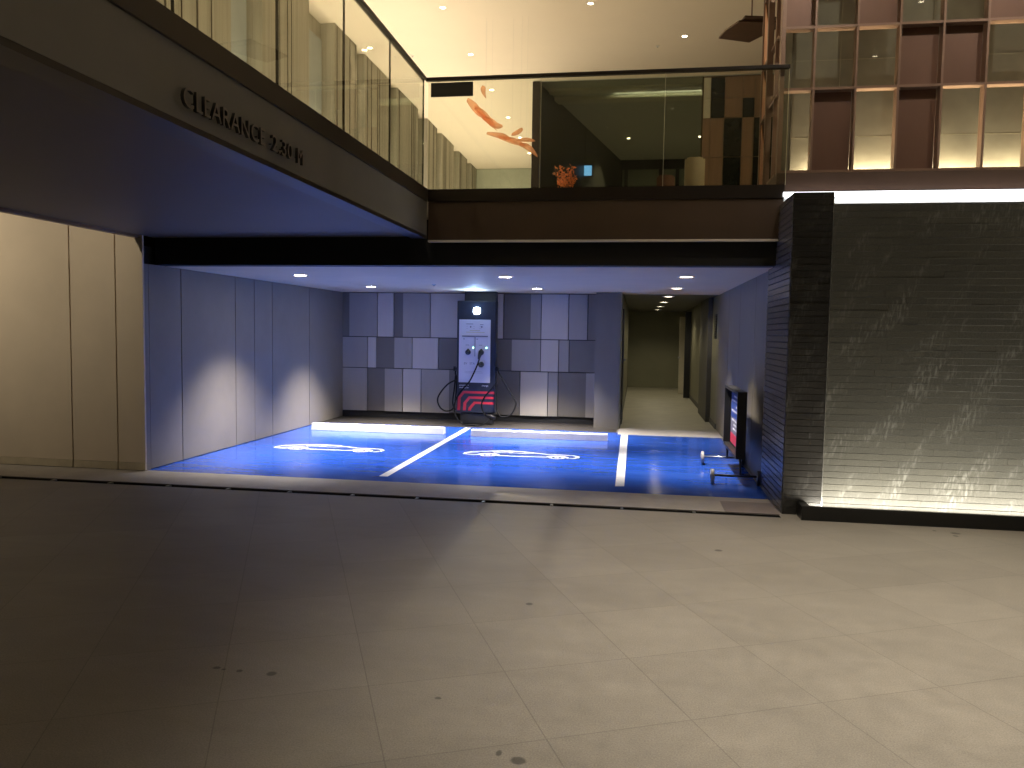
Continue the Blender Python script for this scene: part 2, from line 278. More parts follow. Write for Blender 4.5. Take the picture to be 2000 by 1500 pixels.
M = dict(
    paving=ground_mat(),
    apron=mat('apron_concrete', (.34, .31, .275), .5, var=.16, scale=3, bump=.15, bscale=200),
    apron_dark=mat('patched_apron', (.20, .165, .15), .5, var=.15, scale=4, bump=.15, bscale=200),
    drain=mat('drain_black', (.01, .01, .011), .5),
    steel=mat('brushed_steel', (.45, .45, .44), .35, metal=1, var=.1, scale=30),
    blue=blue_mat(),
    white_paint=mat('white_line_paint', (.76, .76, .78), .35, var=.17, scale=16),
    stop=mat('white_plastic_stop', (.92, .92, .94), .3, var=.08, scale=8),
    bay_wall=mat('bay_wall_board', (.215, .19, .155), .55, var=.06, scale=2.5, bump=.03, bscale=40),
    joint=mat('joint_dark', (.012, .012, .014), .8),  # near-black backing that shows in the gaps between panels
    cream=mat('cream_wall_board', (.66, .56, .42), .6, var=.05, scale=1.6, bump=.03, bscale=30),
    cream_skirt=mat('cream_skirting', (.52, .45, .32), .5, var=.15, scale=5),
    cream_joint=mat('cream_joint', (.16, .12, .075), .8),
    panel_dark=mat('panel_dark_grey', (.14, .128, .11), .5, var=.07, scale=3, stretch=(1, 1, .3)),
    panel_mid=mat('panel_mid_grey', (.33, .30, .26), .5, var=.06, scale=3, stretch=(1, 1, .3)),
    panel_light=mat('panel_pale_grey', (.55, .50, .44), .5, var=.05, scale=3, stretch=(1, 1, .3)),
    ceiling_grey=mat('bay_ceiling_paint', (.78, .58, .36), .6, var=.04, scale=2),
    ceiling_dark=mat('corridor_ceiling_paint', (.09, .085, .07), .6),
    corridor=mat('corridor_wall_paint', (.20, .19, .125), .5, var=.10, scale=2, stretch=(1, 1, .4)),
    corridor_end=mat('corridor_end_paint', (.24, .235, .15), .5, var=.08, scale=1.5),
    dark_strip=mat('dark_screed_strip', (.04, .035, .03), .5, var=.2, scale=5),
    corridor_floor=mat('corridor_floor_screed', (.36, .34, .25), .4, var=.15, scale=2.5, bump=.1),
    grey_floor=mat('grey_threshold', (.42, .39, .36), .5, var=.14, scale=5),
    door=mat('corridor_door', (.60, .55, .42), .45, var=.05),
    black=mat('matt_black', (.012, .012, .013), .45, var=.1),
    black_gloss=mat('gloss_black', (.010, .011, .014), .22, var=.1),
    lintel=mat('lintel_black', (.008, .008, .009), .7),
    fascia=mat('olive_grey_cladding', (.13, .122, .10), .5, var=.08, scale=2.5, bump=.06, bscale=60),
    fascia_brown=mat('dark_brown_cladding', (.075, .048, .033), .45, var=.08, scale=2.5),
    shoe=mat('dark_bronze_shoe', (.038, .030, .020), .4, metal=.4, var=.08),
    shoe_dark=mat('black_bronze_shoe', (.020, .014, .011), .4, metal=.3, var=.08),
    soffit=mat('bridge_soffit_paint', (.105, .085, .06), .55, var=.05, scale=1.4),
    soffit_edge=mat('soffit_edge_trim', (.20, .14, .09), .5),
    letters=mat('bronze_letters', (.17, .145, .115), .4, metal=.3),
    handrail=mat('dark_handrail', (.022, .016, .014), .35, metal=.4),
    glass=glassmat('clear_glass', (.93, .94, .89), 1.4),
    glass_dark=glassmat('smoked_glass', (.70, .71, .65), .35),
    glass_edge=mat('glass_edge', (.62, .60, .44), .25),
    ceiling=mat('cream_ceiling', (.78, .70, .56), .7, var=.02, scale=.8),
    lobby_ceiling=mat('lobby_ceiling_paint', (.50, .51, .44), .6, var=.04),
    lobby_band=mat('lobby_cove_paint', (.60, .58, .45), .6, var=.04),
    lobby_dark=mat('lobby_dark_wall', (.03, .028, .018), .5),
    lobby_back=mat('lobby_back_wall', (.30, .34, .25), .4, var=.25, scale=1.2),
    far_glass=mat('pale_green_screen', (.42, .46, .37), .3, var=.16, scale=1.1),
    terrace=mat('terrace_tiles', (.42, .38, .30), .35, var=.08),
    slat=slat_mat(),
    slat_line=mat('cladding_joint', (.05, .035, .02), .8),
    window_blue=mat('pale_blue_window', (.50, .56, .57), .15, var=.12, scale=1),
    bronze=mat('bronze_mullion', (.24, .15, .11), .42, metal=.3, var=.1, scale=8),
    brown_panel=mat('brown_metal_panel', (.165, .088, .062), .42, metal=.35, var=.07, scale=3, stretch=(1, 1, .4)),
    brown_fascia=mat('brown_fascia', (.095, .058, .043), .45, metal=.2, var=.10, scale=3),
    stone=mat('back_stone', (.15, .142, .118), .5, var=.34, scale=1.7, bump=.1, bscale=30),
    stone_joint=mat('back_stone_joint', (.26, .24, .18), .5),
    glass_facade=glassmat('facade_glass', (.90, .90, .86), 1.0),
    brick=brick_mat('dark_roman_brick', (.052, .051, .043), (.17, .17, .155), .62),
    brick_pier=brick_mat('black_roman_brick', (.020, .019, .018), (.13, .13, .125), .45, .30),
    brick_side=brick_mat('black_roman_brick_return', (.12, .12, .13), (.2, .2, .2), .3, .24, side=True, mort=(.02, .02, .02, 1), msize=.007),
    mortar=mat('dark_mortar', (.11, .11, .10), .8, var=.8, scale=4),
    plinth=mat('black_granite', (.008, .008, .008), .3),
    white_board=mat('white_reveal_board', (.80, .80, .78), .5, var=.06, scale=14),
    charger=mat('charger_navy_black', (.016, .020, .034), .35, var=.1),
    charger_white=mat('charger_white_panel', (.66, .64, .70), .35, var=.03),
    red=mat('red_graphic', (.62, .030, .042), .4, var=.06),
    grey_print=mat('grey_print', (.18, .17, .22), .5),
    yellow_print=mat('yellow_print', (.50, .44, .20), .5),
    white_print=mat('white_print', (.78, .78, .80), .5),
    rubber=mat('cable_rubber', (.004, .004, .005), .7, spec=.2),
    poster_blue=mat('poster_blue', (.03, .07, .30), .4),
    poster_red=mat('poster_red', (.65, .03, .06), .4),
    poster_dark=mat('poster_dark', (.02, .02, .024), .25),
    wheel=mat('castor_grey', (.42, .40, .38), .4),
    copper=mat('copper', (.80, .44, .27), .3, metal=1, var=.05),
    pendant=mat('pendant_plate', (.14, .085, .058), .4, metal=.3),
    coral=mat('coral_reflection', (.95, .60, .38), .6, var=.15, scale=5),  # for the made-up ribbons that copy a reflection
    leaf=mat('orange_leaf', (.85, .28, .08), .5, var=.4, scale=30),
    stem=mat('flower_stem', (.22, .10, .05), .5),
    chair=mat('chair_leather', (.45, .40, .28), .5, var=.1),
    chair_brown=mat('brown_chair_fabric', (.12, .055, .03), .7),
    trim=mat('downlight_trim', (.75, .72, .66), .4),
    tower_panel=mat('walnut_panel', (.26, .17, .105), .45, var=.12, scale=3, stretch=(4, 4, .4)),
    tower_glass=mat('dark_window', (.012, .016, .012), .12),
    tower_frame=mat('tower_frame', (.24, .175, .115), .4, metal=.3),
)
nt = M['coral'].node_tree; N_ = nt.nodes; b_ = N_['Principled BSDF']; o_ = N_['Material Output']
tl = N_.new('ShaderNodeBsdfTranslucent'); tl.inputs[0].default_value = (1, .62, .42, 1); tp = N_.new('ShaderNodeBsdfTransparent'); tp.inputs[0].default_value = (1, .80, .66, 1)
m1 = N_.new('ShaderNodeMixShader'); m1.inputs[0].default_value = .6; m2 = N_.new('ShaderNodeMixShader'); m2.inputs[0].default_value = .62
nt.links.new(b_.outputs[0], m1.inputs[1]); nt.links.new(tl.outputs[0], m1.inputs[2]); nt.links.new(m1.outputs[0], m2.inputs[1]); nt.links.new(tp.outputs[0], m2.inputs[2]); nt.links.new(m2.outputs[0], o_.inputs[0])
M['emit_bay'] = emit('downlight_cool', (1, .94, .90), 80)
M['emit_cor'] = emit('downlight_warm', (1, .88, .66), 22)
M['emit_up'] = emit('downlight_high', (1, .86, .62), 22)
M['emit_led'] = emit('led_strip_cool', (.93, .96, 1), 5)
M['emit_ledw'] = emit('led_strip_warm', (1, .84, .56), 5)
M['emit_sq'] = emit('charger_lamp', (.80, .93, 1), 45)
M['emit_dot'] = emit('charger_status', (.35, 1, .75), 6)
M['emit_screen'] = emit('blue_screen', (.18, .50, 1.0), 1.7)

def area(name, loc, rot, sx_, sy_, power, c, parent, spread=180):
    l = bpy.data.lights.new(name, 'AREA'); l.shape = 'RECTANGLE'; l.size = sx_; l.size_y = sy_; l.energy = power; l.color = c; l.spread = R(spread)
    o = bpy.data.objects.new(name, l); col.objects.link(o); o.parent = parent
    o.location = Vector(loc) - Vector(parent.location); o.rotation_euler = rot
    return o

def spot(loc, power, c, ang, blend, parent, target=None, rad=.04):
    l = bpy.data.lights.new('lamp', 'SPOT'); l.energy = power; l.color = c; l.spot_size = R(ang); l.spot_blend = blend; l.shadow_soft_size = rad
    o = bpy.data.objects.new('lamp', l); col.objects.link(o); o.parent = parent
    o.location = Vector(loc) - Vector(parent.location)
    if target: o.rotation_euler = (Vector(target) - Vector(loc)).to_track_quat('-Z', 'Y').to_euler()
    return o

def downlight(x, y, z, r, em, label, group, power=0, c=WARM, ang=90, blend=.8, target=None, rad=.04):
    root = empty('downlight', (x, y, z), label, 'ceiling light', group)
    n = 24; vs = []; fs = []
    for rr, zz in ((r * 1.28, z - .001), (r * 1.25, z - .008), (r, z - .010), (r * .96, z - .002)):
        vs += [(x + rr * math.cos(2*math.pi*k/n), y + rr * math.sin(2*math.pi*k/n), zz) for k in range(n)]
    for i in range(3):
        fs += [(i*n+k, i*n+(k+1) % n, (i+1)*n+(k+1) % n, (i+1)*n+k) for k in range(n)]
    MB().add(vs, fs, 0, True).build('trim_ring', M['trim'], root)
    MB().add([(x + r*.96*math.cos(2*math.pi*k/n), y + r*.96*math.sin(2*math.pi*k/n), z - .005) for k in range(n)], [tuple(range(n))[::-1]]).build('diffuser', em, root)
    if power: spot((x, y, z - .03), power, c, ang, blend, root, target, rad)
    return root

# ================================================================== SETTING: GROUND
g = MB()
g.quad((-160, -160, 0), (160, -160, 0), (160, 7.14, 0), (-160, 7.14, 0))
g.quad((-160, 7.215, 0), (160, 7.215, 0), (160, 160, 0), (-160, 160, 0))
g.quad((1.30, 7.14, 0), (160, 7.14, 0), (160, 7.215, 0), (1.30, 7.215, 0))
g.build('ground', M['paving'], kind='structure', label='large beige stone paving laid on the diagonal')
MB().box(-20, 1.31, 7.215, 7.895, .0005, .004).build('apron_pavement', M['apron'], kind='structure')
MB().box(.83, 1.31, 7.225, 7.70, .0045, .0075).build('pavement_patch', M['apron_dark'], kind='structure')
# slot drain
dr = empty('slot_drain', (-6, 7.18, 0), 'long black slot drain across the paving in front of the blue bays', 'drain')
d = MB(); d.box(-20, 1.30, 7.14, 7.215, -.09, -.08); d.box(-20, 1.30, 7.133, 7.1395, -.085, .003); d.box(-20, 1.30, 7.2155, 7.222, -.085, .008)
d.build('channel', M['drain'], dr)
x = -15.7
while x < 1.2:
    MB().box(x - .012, x + .012, 7.14, 7.215, -.02, .004).build('bridge_bar', M['steel'], dr); x += .65

# bay floor with its markings
bay = MB().box(-5.40, 1.33, 7.90, 12.75, .001, .005).build('bay_floor', M['blue'], kind='structure', label='glossy blue painted floor of the parking bays')
def line_part(pts, lab=None):
    MB().prism([(p[0], p[1], .0055) for p in pts], (0, 0, .003)).build('parking_line', M['white_paint'], bay, label=lab)
line_part([(-2.76, 8.16), (-2.665, 8.165), (-2.695, 12.66), (-2.79, 12.66)])
line_part([(-.19, 8.20), (-.095, 8.22), (-.105, 12.45), (-.215, 12.45)])

def car_symbol(ox, oy, lab):
    P0 = [(-4.79,9.83),(-4.79,9.92),(-4.73,10.04),(-4.60,10.10),(-4.44,10.18),(-4.25,10.22),(-4.08,10.21),(-3.90,10.13),(-3.72,10.05),(-3.50,10.05),(-3.38,10.03),(-3.31,9.95),(-3.31,9.86),(-3.36,9.80),(-3.44,9.80)]
    W1 = (-4.47, 9.81); W2 = (-3.57, 9.81)
    def arc(c, r, a0, a1, n=12): return [(c[0] + r*math.cos(R(a0 + (a1-a0)*i/n)), c[1] + r*1.05*math.sin(R(a0 + (a1-a0)*i/n))) for i in range(n+1)]
    b = MB()
    lvl = [.0086]
    def stroke(pts, w=.042, closed=False):
        lvl[0] += .0004; w *= 1.1
        pts = [Vector((p[0] + ox, p[1] + oy, 0)) for p in pts]; n = len(pts); Ls = []; Rs = []
        for i, p in enumerate(pts):
            a = pts[i-1] if (i > 0 or closed) else p; c = pts[(i+1) % n] if (i < n-1 or closed) else p
            t = (c - a).normalized(); nn = Vector((-t.y, t.x, 0))
            Ls.append(p + nn*w/2); Rs.append(p - nn*w/2)
        rng = range(n if closed else n-1)
        for i in rng:
            j = (i+1) % n
            b.quad(*[(v.x, v.y, lvl[0]) for v in (Rs[i], Rs[j], Ls[j], Ls[i])])
    body = P0 + arc(W2, .125, 0, 180)[0:0] + [(-3.42, 9.80)] + arc(W2, .13, 5, 175) + [(-4.32, 9.79)] + arc(W1, .13, 5, 175) + [(-4.66, 9.79)]
    stroke(body, .045, True)
    for Wc in (W1, W2):
        stroke(arc(Wc, .088, 0, 345, 20), .036, True)
        stroke(arc(Wc, .022, 0, 330, 10), .022, True)
    stroke([(-4.46,10.12),(-4.30,10.17),(-4.08,10.17),(-3.90,10.09),(-4.00,10.03),(-4.42,10.04)], .034, True)
    stroke([(-4.20,10.16),(-4.22,10.04)], .034)
    stroke([(-4.76,9.94),(-4.62,9.95)], .026)
    b.build('car_symbol', M['white_paint'], bay, label=lab)
car_symbol(0, 0, 'white outline of a car painted on the left bay')
car_symbol(2.59, .10, 'white outline of a car painted on the right bay')

MB().box(-5.40, -.30, 12.755, 13.80, .001, .006).build('grey_floor_strip', M['dark_strip'], kind='structure')
MB().box(-.27, 1.36, 12.48, 13.3, .0012, .010).build('threshold_floor', M['grey_floor'], kind='structure')
MB().box(-.27, 1.36, 13.302, 24.0, .001, .0085).build('corridor_floor', M['corridor_floor'], kind='structure')

# ================================================================== BAY WALLS
lw = empty('concrete_wall', (-5.45, 10.8, 0), 'grey panelled side wall on the left of the blue bays, lit in scallops', 'wall')
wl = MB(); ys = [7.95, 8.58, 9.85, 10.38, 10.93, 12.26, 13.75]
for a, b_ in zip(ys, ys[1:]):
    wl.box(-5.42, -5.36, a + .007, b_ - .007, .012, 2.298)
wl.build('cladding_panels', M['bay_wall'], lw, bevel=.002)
MB().box(-5.60, -5.421, 7.953, 13.98, 0, 2.5).build('backing', M['joint'], lw)
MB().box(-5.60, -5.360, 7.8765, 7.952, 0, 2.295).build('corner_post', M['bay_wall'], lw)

# back wall
bw = MB()
D_, M_, L_ = 1, 2, 3
rows = [
 (1.495, 2.285, [(-5.40,-5.23,D_),(-5.23,-4.70,M_),(-4.685,-4.39,L_),(-4.375,-4.21,D_),(-4.21,-3.705,M_),(-3.69,-2.97,L_),(-2.955,-2.48,D_),(-2.48,-2.365,L_),(-2.35,-1.87,D_),(-1.87,-1.69,M_),(-1.675,-1.205,L_),(-1.19,-.87,M_),(-.855,-.70,D_)]),
 (.925, 1.48, [(-5.40,-4.885,M_),(-4.87,-4.72,L_),(-4.72,-4.37,D_),(-4.37,-4.04,M_),(-4.025,-3.55,L_),(-3.535,-2.9,D_),(-2.885,-2.2,D_),(-2.2,-1.69,M_),(-1.675,-1.37,L_),(-1.355,-1.185,M_),(-1.17,-.70,D_)]),
 (.13, .91, [(-5.40,-4.895,M_),(-4.88,-4.55,D_),(-4.55,-4.215,M_),(-4.20,-3.87,L_),(-3.855,-3.34,M_),(-3.34,-2.9,D_),(-2.885,-2.05,D_),(-2.035,-1.55,L_),(-1.535,-1.37,M_),(-1.355,-.87,D_),(-.87,-.70,M_)]),
]
dep = {D_: 0.0, M_: .010, L_: .016}
for z0, z1, cells in rows:
    for a, b_, k in cells:
        bw.box(a, b_, 13.75 - dep[k], 13.78, z0, z1, k - 1)
bwr = empty('panelled_wall', (-3.05, 13.8, 0), 'back wall of the bays in a patchwork of pale, mid and dark grey panels', 'wall')
bw.build('wall_panels', [M['panel_dark'], M['panel_mid'], M['panel_light']], bwr)
MB().box(-5.45, -.70, 13.782, 13.95, .0, 2.298).build('backing', M['joint'], bwr)

pier = MB().box(-.695, -.285, 13.22, 24.0, 0, 2.297).build('grey_pier', M['panel_dark'], label='plain dark grey pier between the panelled back wall and the corridor', cat='pier')
lc = empty('corridor_wall', (-.27, 18.5, 0), 'olive lit left wall of the corridor beside the grey pier', 'wall')
MB().box(-.2845, -.262, 13.24, 24.0, .012, 2.296).build('wall_face', M['corridor'], lc)
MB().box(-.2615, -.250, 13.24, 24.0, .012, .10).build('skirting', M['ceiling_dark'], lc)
dl = empty('corridor_door', (-.255, 15.0, 0), 'dark steel door on the left side of the corridor, steel knob at its edge', 'door')
MB().box(-.2615, -.235, 13.9, 14.85, .012, 2.05).build('door_leaf', M['black'], dl)
MB().cyl((-.235, 13.98, 1.15), (-.19, 13.98, 1.15), .022).build('handle', M['steel'], dl)

rw = empty('bay_right_wall', (1.45, 11, 0), 'smooth grey side wall on the right behind the wheeled sign', 'wall')
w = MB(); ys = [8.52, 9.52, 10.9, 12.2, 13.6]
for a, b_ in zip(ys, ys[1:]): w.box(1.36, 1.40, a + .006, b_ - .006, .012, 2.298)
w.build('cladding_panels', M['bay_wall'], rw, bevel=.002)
MB().box(1.402, 1.6, 8.51, 13.6, 0, 2.5).build('backing', M['joint'], rw)
rc = empty('corridor_side_wall', (1.45, 19, 0), 'olive lit right wall of the corridor with two small grilles', 'wall')
MB().box(1.36, 1.6, 13.6, 24.0, 0, 2.297).build('wall_face', M['corridor'], rc)
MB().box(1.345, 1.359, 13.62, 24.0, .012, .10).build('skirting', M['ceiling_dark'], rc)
for y0 in (13.95, 17.0):
    gr = MB(); gr.box(1.345, 1.359, y0, y0 + .34, 1.55, 1.98)
    for k in range(9): gr.box(1.338, 1.345, y0 + .02, y0 + .32, 1.58 + k*.043, 1.60 + k*.043)
    gr.build('wall_grille', M['black'], rc)
MB().box(1.28, 1.36, 14.75, 16.5, .012, 2.296).build('corridor_column', M['ceiling_dark'], label='dark flat column halfway along the corridor right wall', cat='column')
dd = empty('corridor_door', (1.3, 21.2, 0), 'pale door standing ajar near the far end of the corridor', 'door')
MB().box(1.20, 1.345, 20.3, 20.42, .012, 2.2).build('door_frame', M['black'], dd)
MB().box(1.13, 1.345, 21.6, 21.65, .012, 2.1).build('door_leaf', M['door'], dd)
MB().cyl((1.10, 21.58, 1.0), (1.16, 21.58, 1.0), .02).build('handle', M['steel'], dd)
MB().box(-.27, 1.36, 24.0, 24.2, 0, 2.3).build('corridor_end_wall', M['corridor_end'], label='plain dark olive wall closing the far end of the corridor', cat='wall')

# bay ceilings
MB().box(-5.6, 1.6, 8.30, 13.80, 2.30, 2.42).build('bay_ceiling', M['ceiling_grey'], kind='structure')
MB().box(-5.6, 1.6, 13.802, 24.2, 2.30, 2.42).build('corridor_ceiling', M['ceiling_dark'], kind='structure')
MB().box(-5.37, 1.325, 8.10, 8.298, 2.30, 2.78).build('lintel_beam', M['lintel'], label='black beam over the mouth of the parking bays', cat='beam')

# wheel stops
for xa, xb, ya, lab in ((-5.10, -2.93, 11.72, 'white wheel stop at the head of the left bay'), (-2.48, -.40, 11.62, 'white wheel stop at the head of the right bay')):
    ws = empty('wheel_stop', ((xa+xb)/2, ya + .08, .005), lab, 'wheel stop', 'white wheel stops in the blue bays')
    b = MB(); pr = [(xa, ya, .006), (xa, ya + .03, .10), (xa, ya + .045, .112), (xa, ya + .12, .112), (xa, ya + .135, .10), (xa, ya + .165, .006)]
    b.prism(pr, (xb - xa, 0, 0)); b.build('stop_body', M['stop'], ws, bevel=.004)
    for k in range(3):
        xx = xa + .3 + k * (xb - xa - .6) / 2
        MB().cyl((xx, ya + .083, .1125), (xx, ya + .083, .1165), .016).build('fixing_bolt', M['steel'], ws)

# ------------------------------------------------------------------ EV charger
ch = empty('ev_charger', (-2.74, 13.3, .006), 'tall black and white charging post with red stripes and black cables', 'charging station')
YF = 13.15
MB().box(-2.97, -2.41, 13.30, 13.42, .9, 2.298).build('service_column', M['charger'], ch)
b = MB().box(-3.065, -2.385, YF, 13.34, .21, 2.135).build('cabinet', M['charger'], ch, bevel=.012)
MB().box(-3.0, -2.43, YF + .03, 13.33, .006, .209).build('base', M['black'], ch, bevel=.02)
MB().box(-3.025, -2.475, YF - .012, YF - .001, .735, 1.815).build('front_panel', M['charger_white'], ch, bevel=.003)
sq = MB(); n = 24; cxx, czz, hw = -2.72, 1.965, .058
pts = []
for k in range(n):
    a = 2*math.pi*k/n; ca_, sa_ = math.cos(a), math.sin(a); e_ = 4
    q = (abs(ca_)**e_ + abs(sa_)**e_) ** (-1/e_); pts.append((cxx + hw*q*ca_, YF - .001, czz + hw*q*sa_))
sq.prism(pts, (0, -.012, 0)); sq.build('status_lamp', M['emit_sq'], ch)
spot((-2.72, YF - .28, 2.06), 34, (.30, .55, 1.0), 140, .9, ch, (-2.72, YF - .50, 2.5), .03)
l = bpy.data.lights.new('lamp', 'POINT'); l.energy = 1.6; l.color = (.30, .58, 1.0); l.shadow_soft_size = .02  # added point light, imitates the bloom around the status lamp
lo = bpy.data.objects.new('lamp', l); col.objects.link(lo); lo.parent = ch; lo.location = Vector((-2.72, YF - .045, 2.0)) - ch.location
# two socket modules
for x0, lab in ((-2.965, None), (-2.735, None)):
    mo = MB().box(x0, x0 + .205, YF - .019, YF - .0125, 1.185, 1.52).build('socket_module', M['charger_white'], ch, bevel=.002)
    MB().box(x0 - .003, x0 + .215, YF - .030, YF - .0125, 1.522, 1.54).build('rain_lip', M['grey_print'], ch)
    MB().box(x0 + .018, x0 + .04, YF - .0205, YF - .0195, 1.475, 1.49).build('label_print', M['grey_print'], mo)
    MB().box(x0 + .06, x0 + .12, YF - .0205, YF - .0195, 1.375, 1.383).build('label_print', M['grey_print'], mo)
    MB().cyl((x0 + .193, YF - .0195, 1.335), (x0 + .193, YF - .024, 1.335), .013).build('status_dot', M['emit_dot'], mo)
    so = MB(); so.cyl((x0 + .105, YF - .0195, 1.255), (x0 + .105, YF - .05, 1.255), .046); so.cyl((x0 + .105, YF - .0195, 1.30), (x0 + .105, YF - .045, 1.30), .017)
    so.build('socket', M['black'], mo)
MB().box(-2.748, -2.738, YF - .022, YF - .0125, 1.185, 1.52).build('divider', M['grey_print'], ch)
# printed instructions
def prt(a, b_, z0_, z1_, mt_=None, nm_='instruction_print'): MB().box(a, b_, YF - .0135, YF - .0122, z0_, z1_).build(nm_, mt_ or M['grey_print'], ch)
prt(-2.90, -2.78, 1.735, 1.745); prt(-2.66, -2.60, 1.725, 1.735)
for xx in (-2.885, -2.765, -2.655): prt(xx - .016, xx + .016, 1.663, 1.666); prt(xx - .016, xx + .016, 1.70, 1.703)
for xx in (-2.825, -2.63): MB().cyl((xx, YF - .0122, 1.69), (xx, YF - .0140, 1.69), .013).build('instruction_print', M['grey_print'], ch)
prt(-2.92, -2.60, .90, .903); prt(-2.92, -2.62, .925, .928)
prt(-2.84, -2.66, 1.625, 1.634, M['yellow_print'], 'warning_print'); prt(-2.90, -2.58, 1.595, 1.604, M['yellow_print'], 'warning_print')

def text(body, size, mtl, parent, name, M4, ext=.002, sx_=1.0, label=None, cat=None, spacing=1.0):
    cu = bpy.data.curves.new(name, 'FONT'); cu.body = body; cu.size = size; cu.extrude = ext; cu.space_character = spacing
    cu.resolution_u = 4
    ob = bpy.data.objects.new(name, cu); col.objects.link(ob)
    dg = bpy.context.evaluated_depsgraph_get(); dg.update()
    me = bpy.data.meshes.new_from_object(ob.evaluated_get(dg)); bpy.data.objects.remove(ob)
    me.name = name; me.materials.clear(); me.materials.append(mtl)
    o = bpy.data.objects.new(name, me); col.objects.link(o)
    me.transform(Matrix.Diagonal((sx_, 1, 1, 1)))
    w_ = max(v.co.x for v in me.vertices) - min(v.co.x for v in me.vertices)
    if parent: o.parent = parent; M4 = Matrix.Translation(-Vector(parent.location)) @ M4
    o.matrix_local = M4
    return tag(o, label, cat), w_
FRONT = Matrix(((1,0,0,0),(0,0,-1,0),(0,1,0,0),(0,0,0,1)))  # text facing -Y
def at(x_, y_, z_, Mx): return Matrix.Translation((x_, y_, z_)) @ Mx
text('EV', .052, M['grey_print'], ch, 'panel_lettering', at(-2.935, YF - .0135, 1.045, FRONT), .0008)
text('STA', .052, M['grey_print'], ch, 'panel_lettering', at(-2.835, YF - .0135, 1.045, FRONT), .0008)
text('powering +', .036, M['white_print'], ch, 'lettering', at(-3.015, YF - .002, .675, FRONT), .0008)
text('mobility on', .036, M['white_print'], ch, 'lettering', at(-3.015, YF - .002, .635, FRONT), .0008)
text('sharge', .042, M['white_print'], ch, 'lettering', at(-2.62, YF - .002, .672, FRONT), .0008, 1.05)
# red stripes that turn down at the left (strips with a chamfered corner)
for k, (zt, xl) in enumerate(((.585, -3.035), (.495, -2.935), (.405, -2.845))):
    t_ = .040; ch_ = .09; xr = -2.40; zb = .25
    outer = [(xr, zt), (xl + ch_, zt), (xl, zt - ch_*1.2), (xl - .01, zb), (xl - .01 + t_*1.25, zb), (xl + t_*1.2, zt - t_ - ch_*.9), (xl + ch_ + t_*.6, zt - t_), (xr, zt - t_)]
    # split in quads
    p = [(a, YF - .0035, c) for a, c in outer]
    bq = MB()
    for idx in ((0, 1, 6, 7), (1, 2, 5, 6), (2, 3, 4, 5)):
        bq.prism([p[i] for i in idx], (0, .002, 0))
    bq.build('red_stripe', M['red'], ch)
def bez(P, n=14):
    out = []
    for i in range(0, len(P) - 1):
        p0 = Vector(P[max(i-1, 0)]); p1 = Vector(P[i]); p2 = Vector(P[i+1]); p3 = Vector(P[min(i+2, len(P)-1)])
        for k in range(n):
            t = k / n
            out.append(.5 * ((2*p1) + (-p0+p2)*t + (2*p0-5*p1+4*p2-p3)*t*t + (-p0+3*p1-3*p2+p3)*t**3))
    out.append(Vector(P[-1])); return out
cables = [
 [(-3.07,13.2,.98),(-3.085,13.14,.90),(-3.06,13.10,.79),(-3.20,13.08,.70),(-3.33,13.08,.55),(-3.38,13.08,.42),(-3.33,13.08,.29),(-3.22,13.08,.235),(-3.10,13.08,.29),(-3.06,13.08,.50),(-3.055,13.10,.80)],
 [(-2.36,13.2,.97),(-2.30,13.12,.88),(-2.15,13.10,.64),(-2.04,13.08,.48),(-2.01,13.08,.38),(-2.08,13.06,.22),(-2.20,13.05,.165),(-2.30,13.06,.20),(-2.345,13.08,.35),(-2.35,13.10,.72)],
 [(-2.645,13.07,1.17),(-2.67,13.06,1.08),(-2.72,13.05,.95),(-2.82,13.05,.75),(-2.95,13.03,.60),(-3.04,13.02,.45),(-3.07,13.02,.30),(-3.02,12.98,.14),(-2.90,12.92,.04),(-2.75,12.90,.022),(-2.6,12.92,.022),(-2.48,12.96,.08),(-2.42,13.02,.20)],
 [(-2.36,13.12,.75),(-2.42,13.10,.66),(-2.55,13.08,.50),(-2.60,13.06,.36),(-2.55,13.03,.22),(-2.44,13.0,.14),(-2.40,12.98,.05)],
 [(-3.075,13.12,.85),(-3.09,13.08,.6),(-3.11,13.07,.38),(-3.06,13.06,.26)],
]
for P in cables: MB().tube(bez(P), .0125, 0, 8).build('cable', M['rubber'], ch)
pl = MB(); pl.tube([(-2.63,13.13,1.26),(-2.63,13.06,1.25),(-2.645,13.055,1.20),(-2.66,13.06,1.14)], [.036,.038,.030,.018]); pl.build('plug', M['black'], ch)
pl = MB(); pl.tube([(-2.63,13.138,1.05),(-2.63,13.09,1.045),(-2.62,13.05,1.04)], [.050,.048,.03]); pl.build('dust_cap', M['black'], ch)
pl = MB(); pl.tube([(-2.50,13.0,.20),(-2.40,12.99,.17),(-2.34,13.0,.15)], [.022,.030,.024]); pl.build('plug', M['black'], ch)
for xx, zz in ((-3.09, .95), (-2.355, .96)):
    h = MB(); h.box(xx - .02, xx + .02, 13.10, 13.24, zz - .02, zz + .03); h.box(xx - .02, xx + .02, 13.10, 13.115, zz, zz + .06); h.build('cable_hook', M['black'], ch)

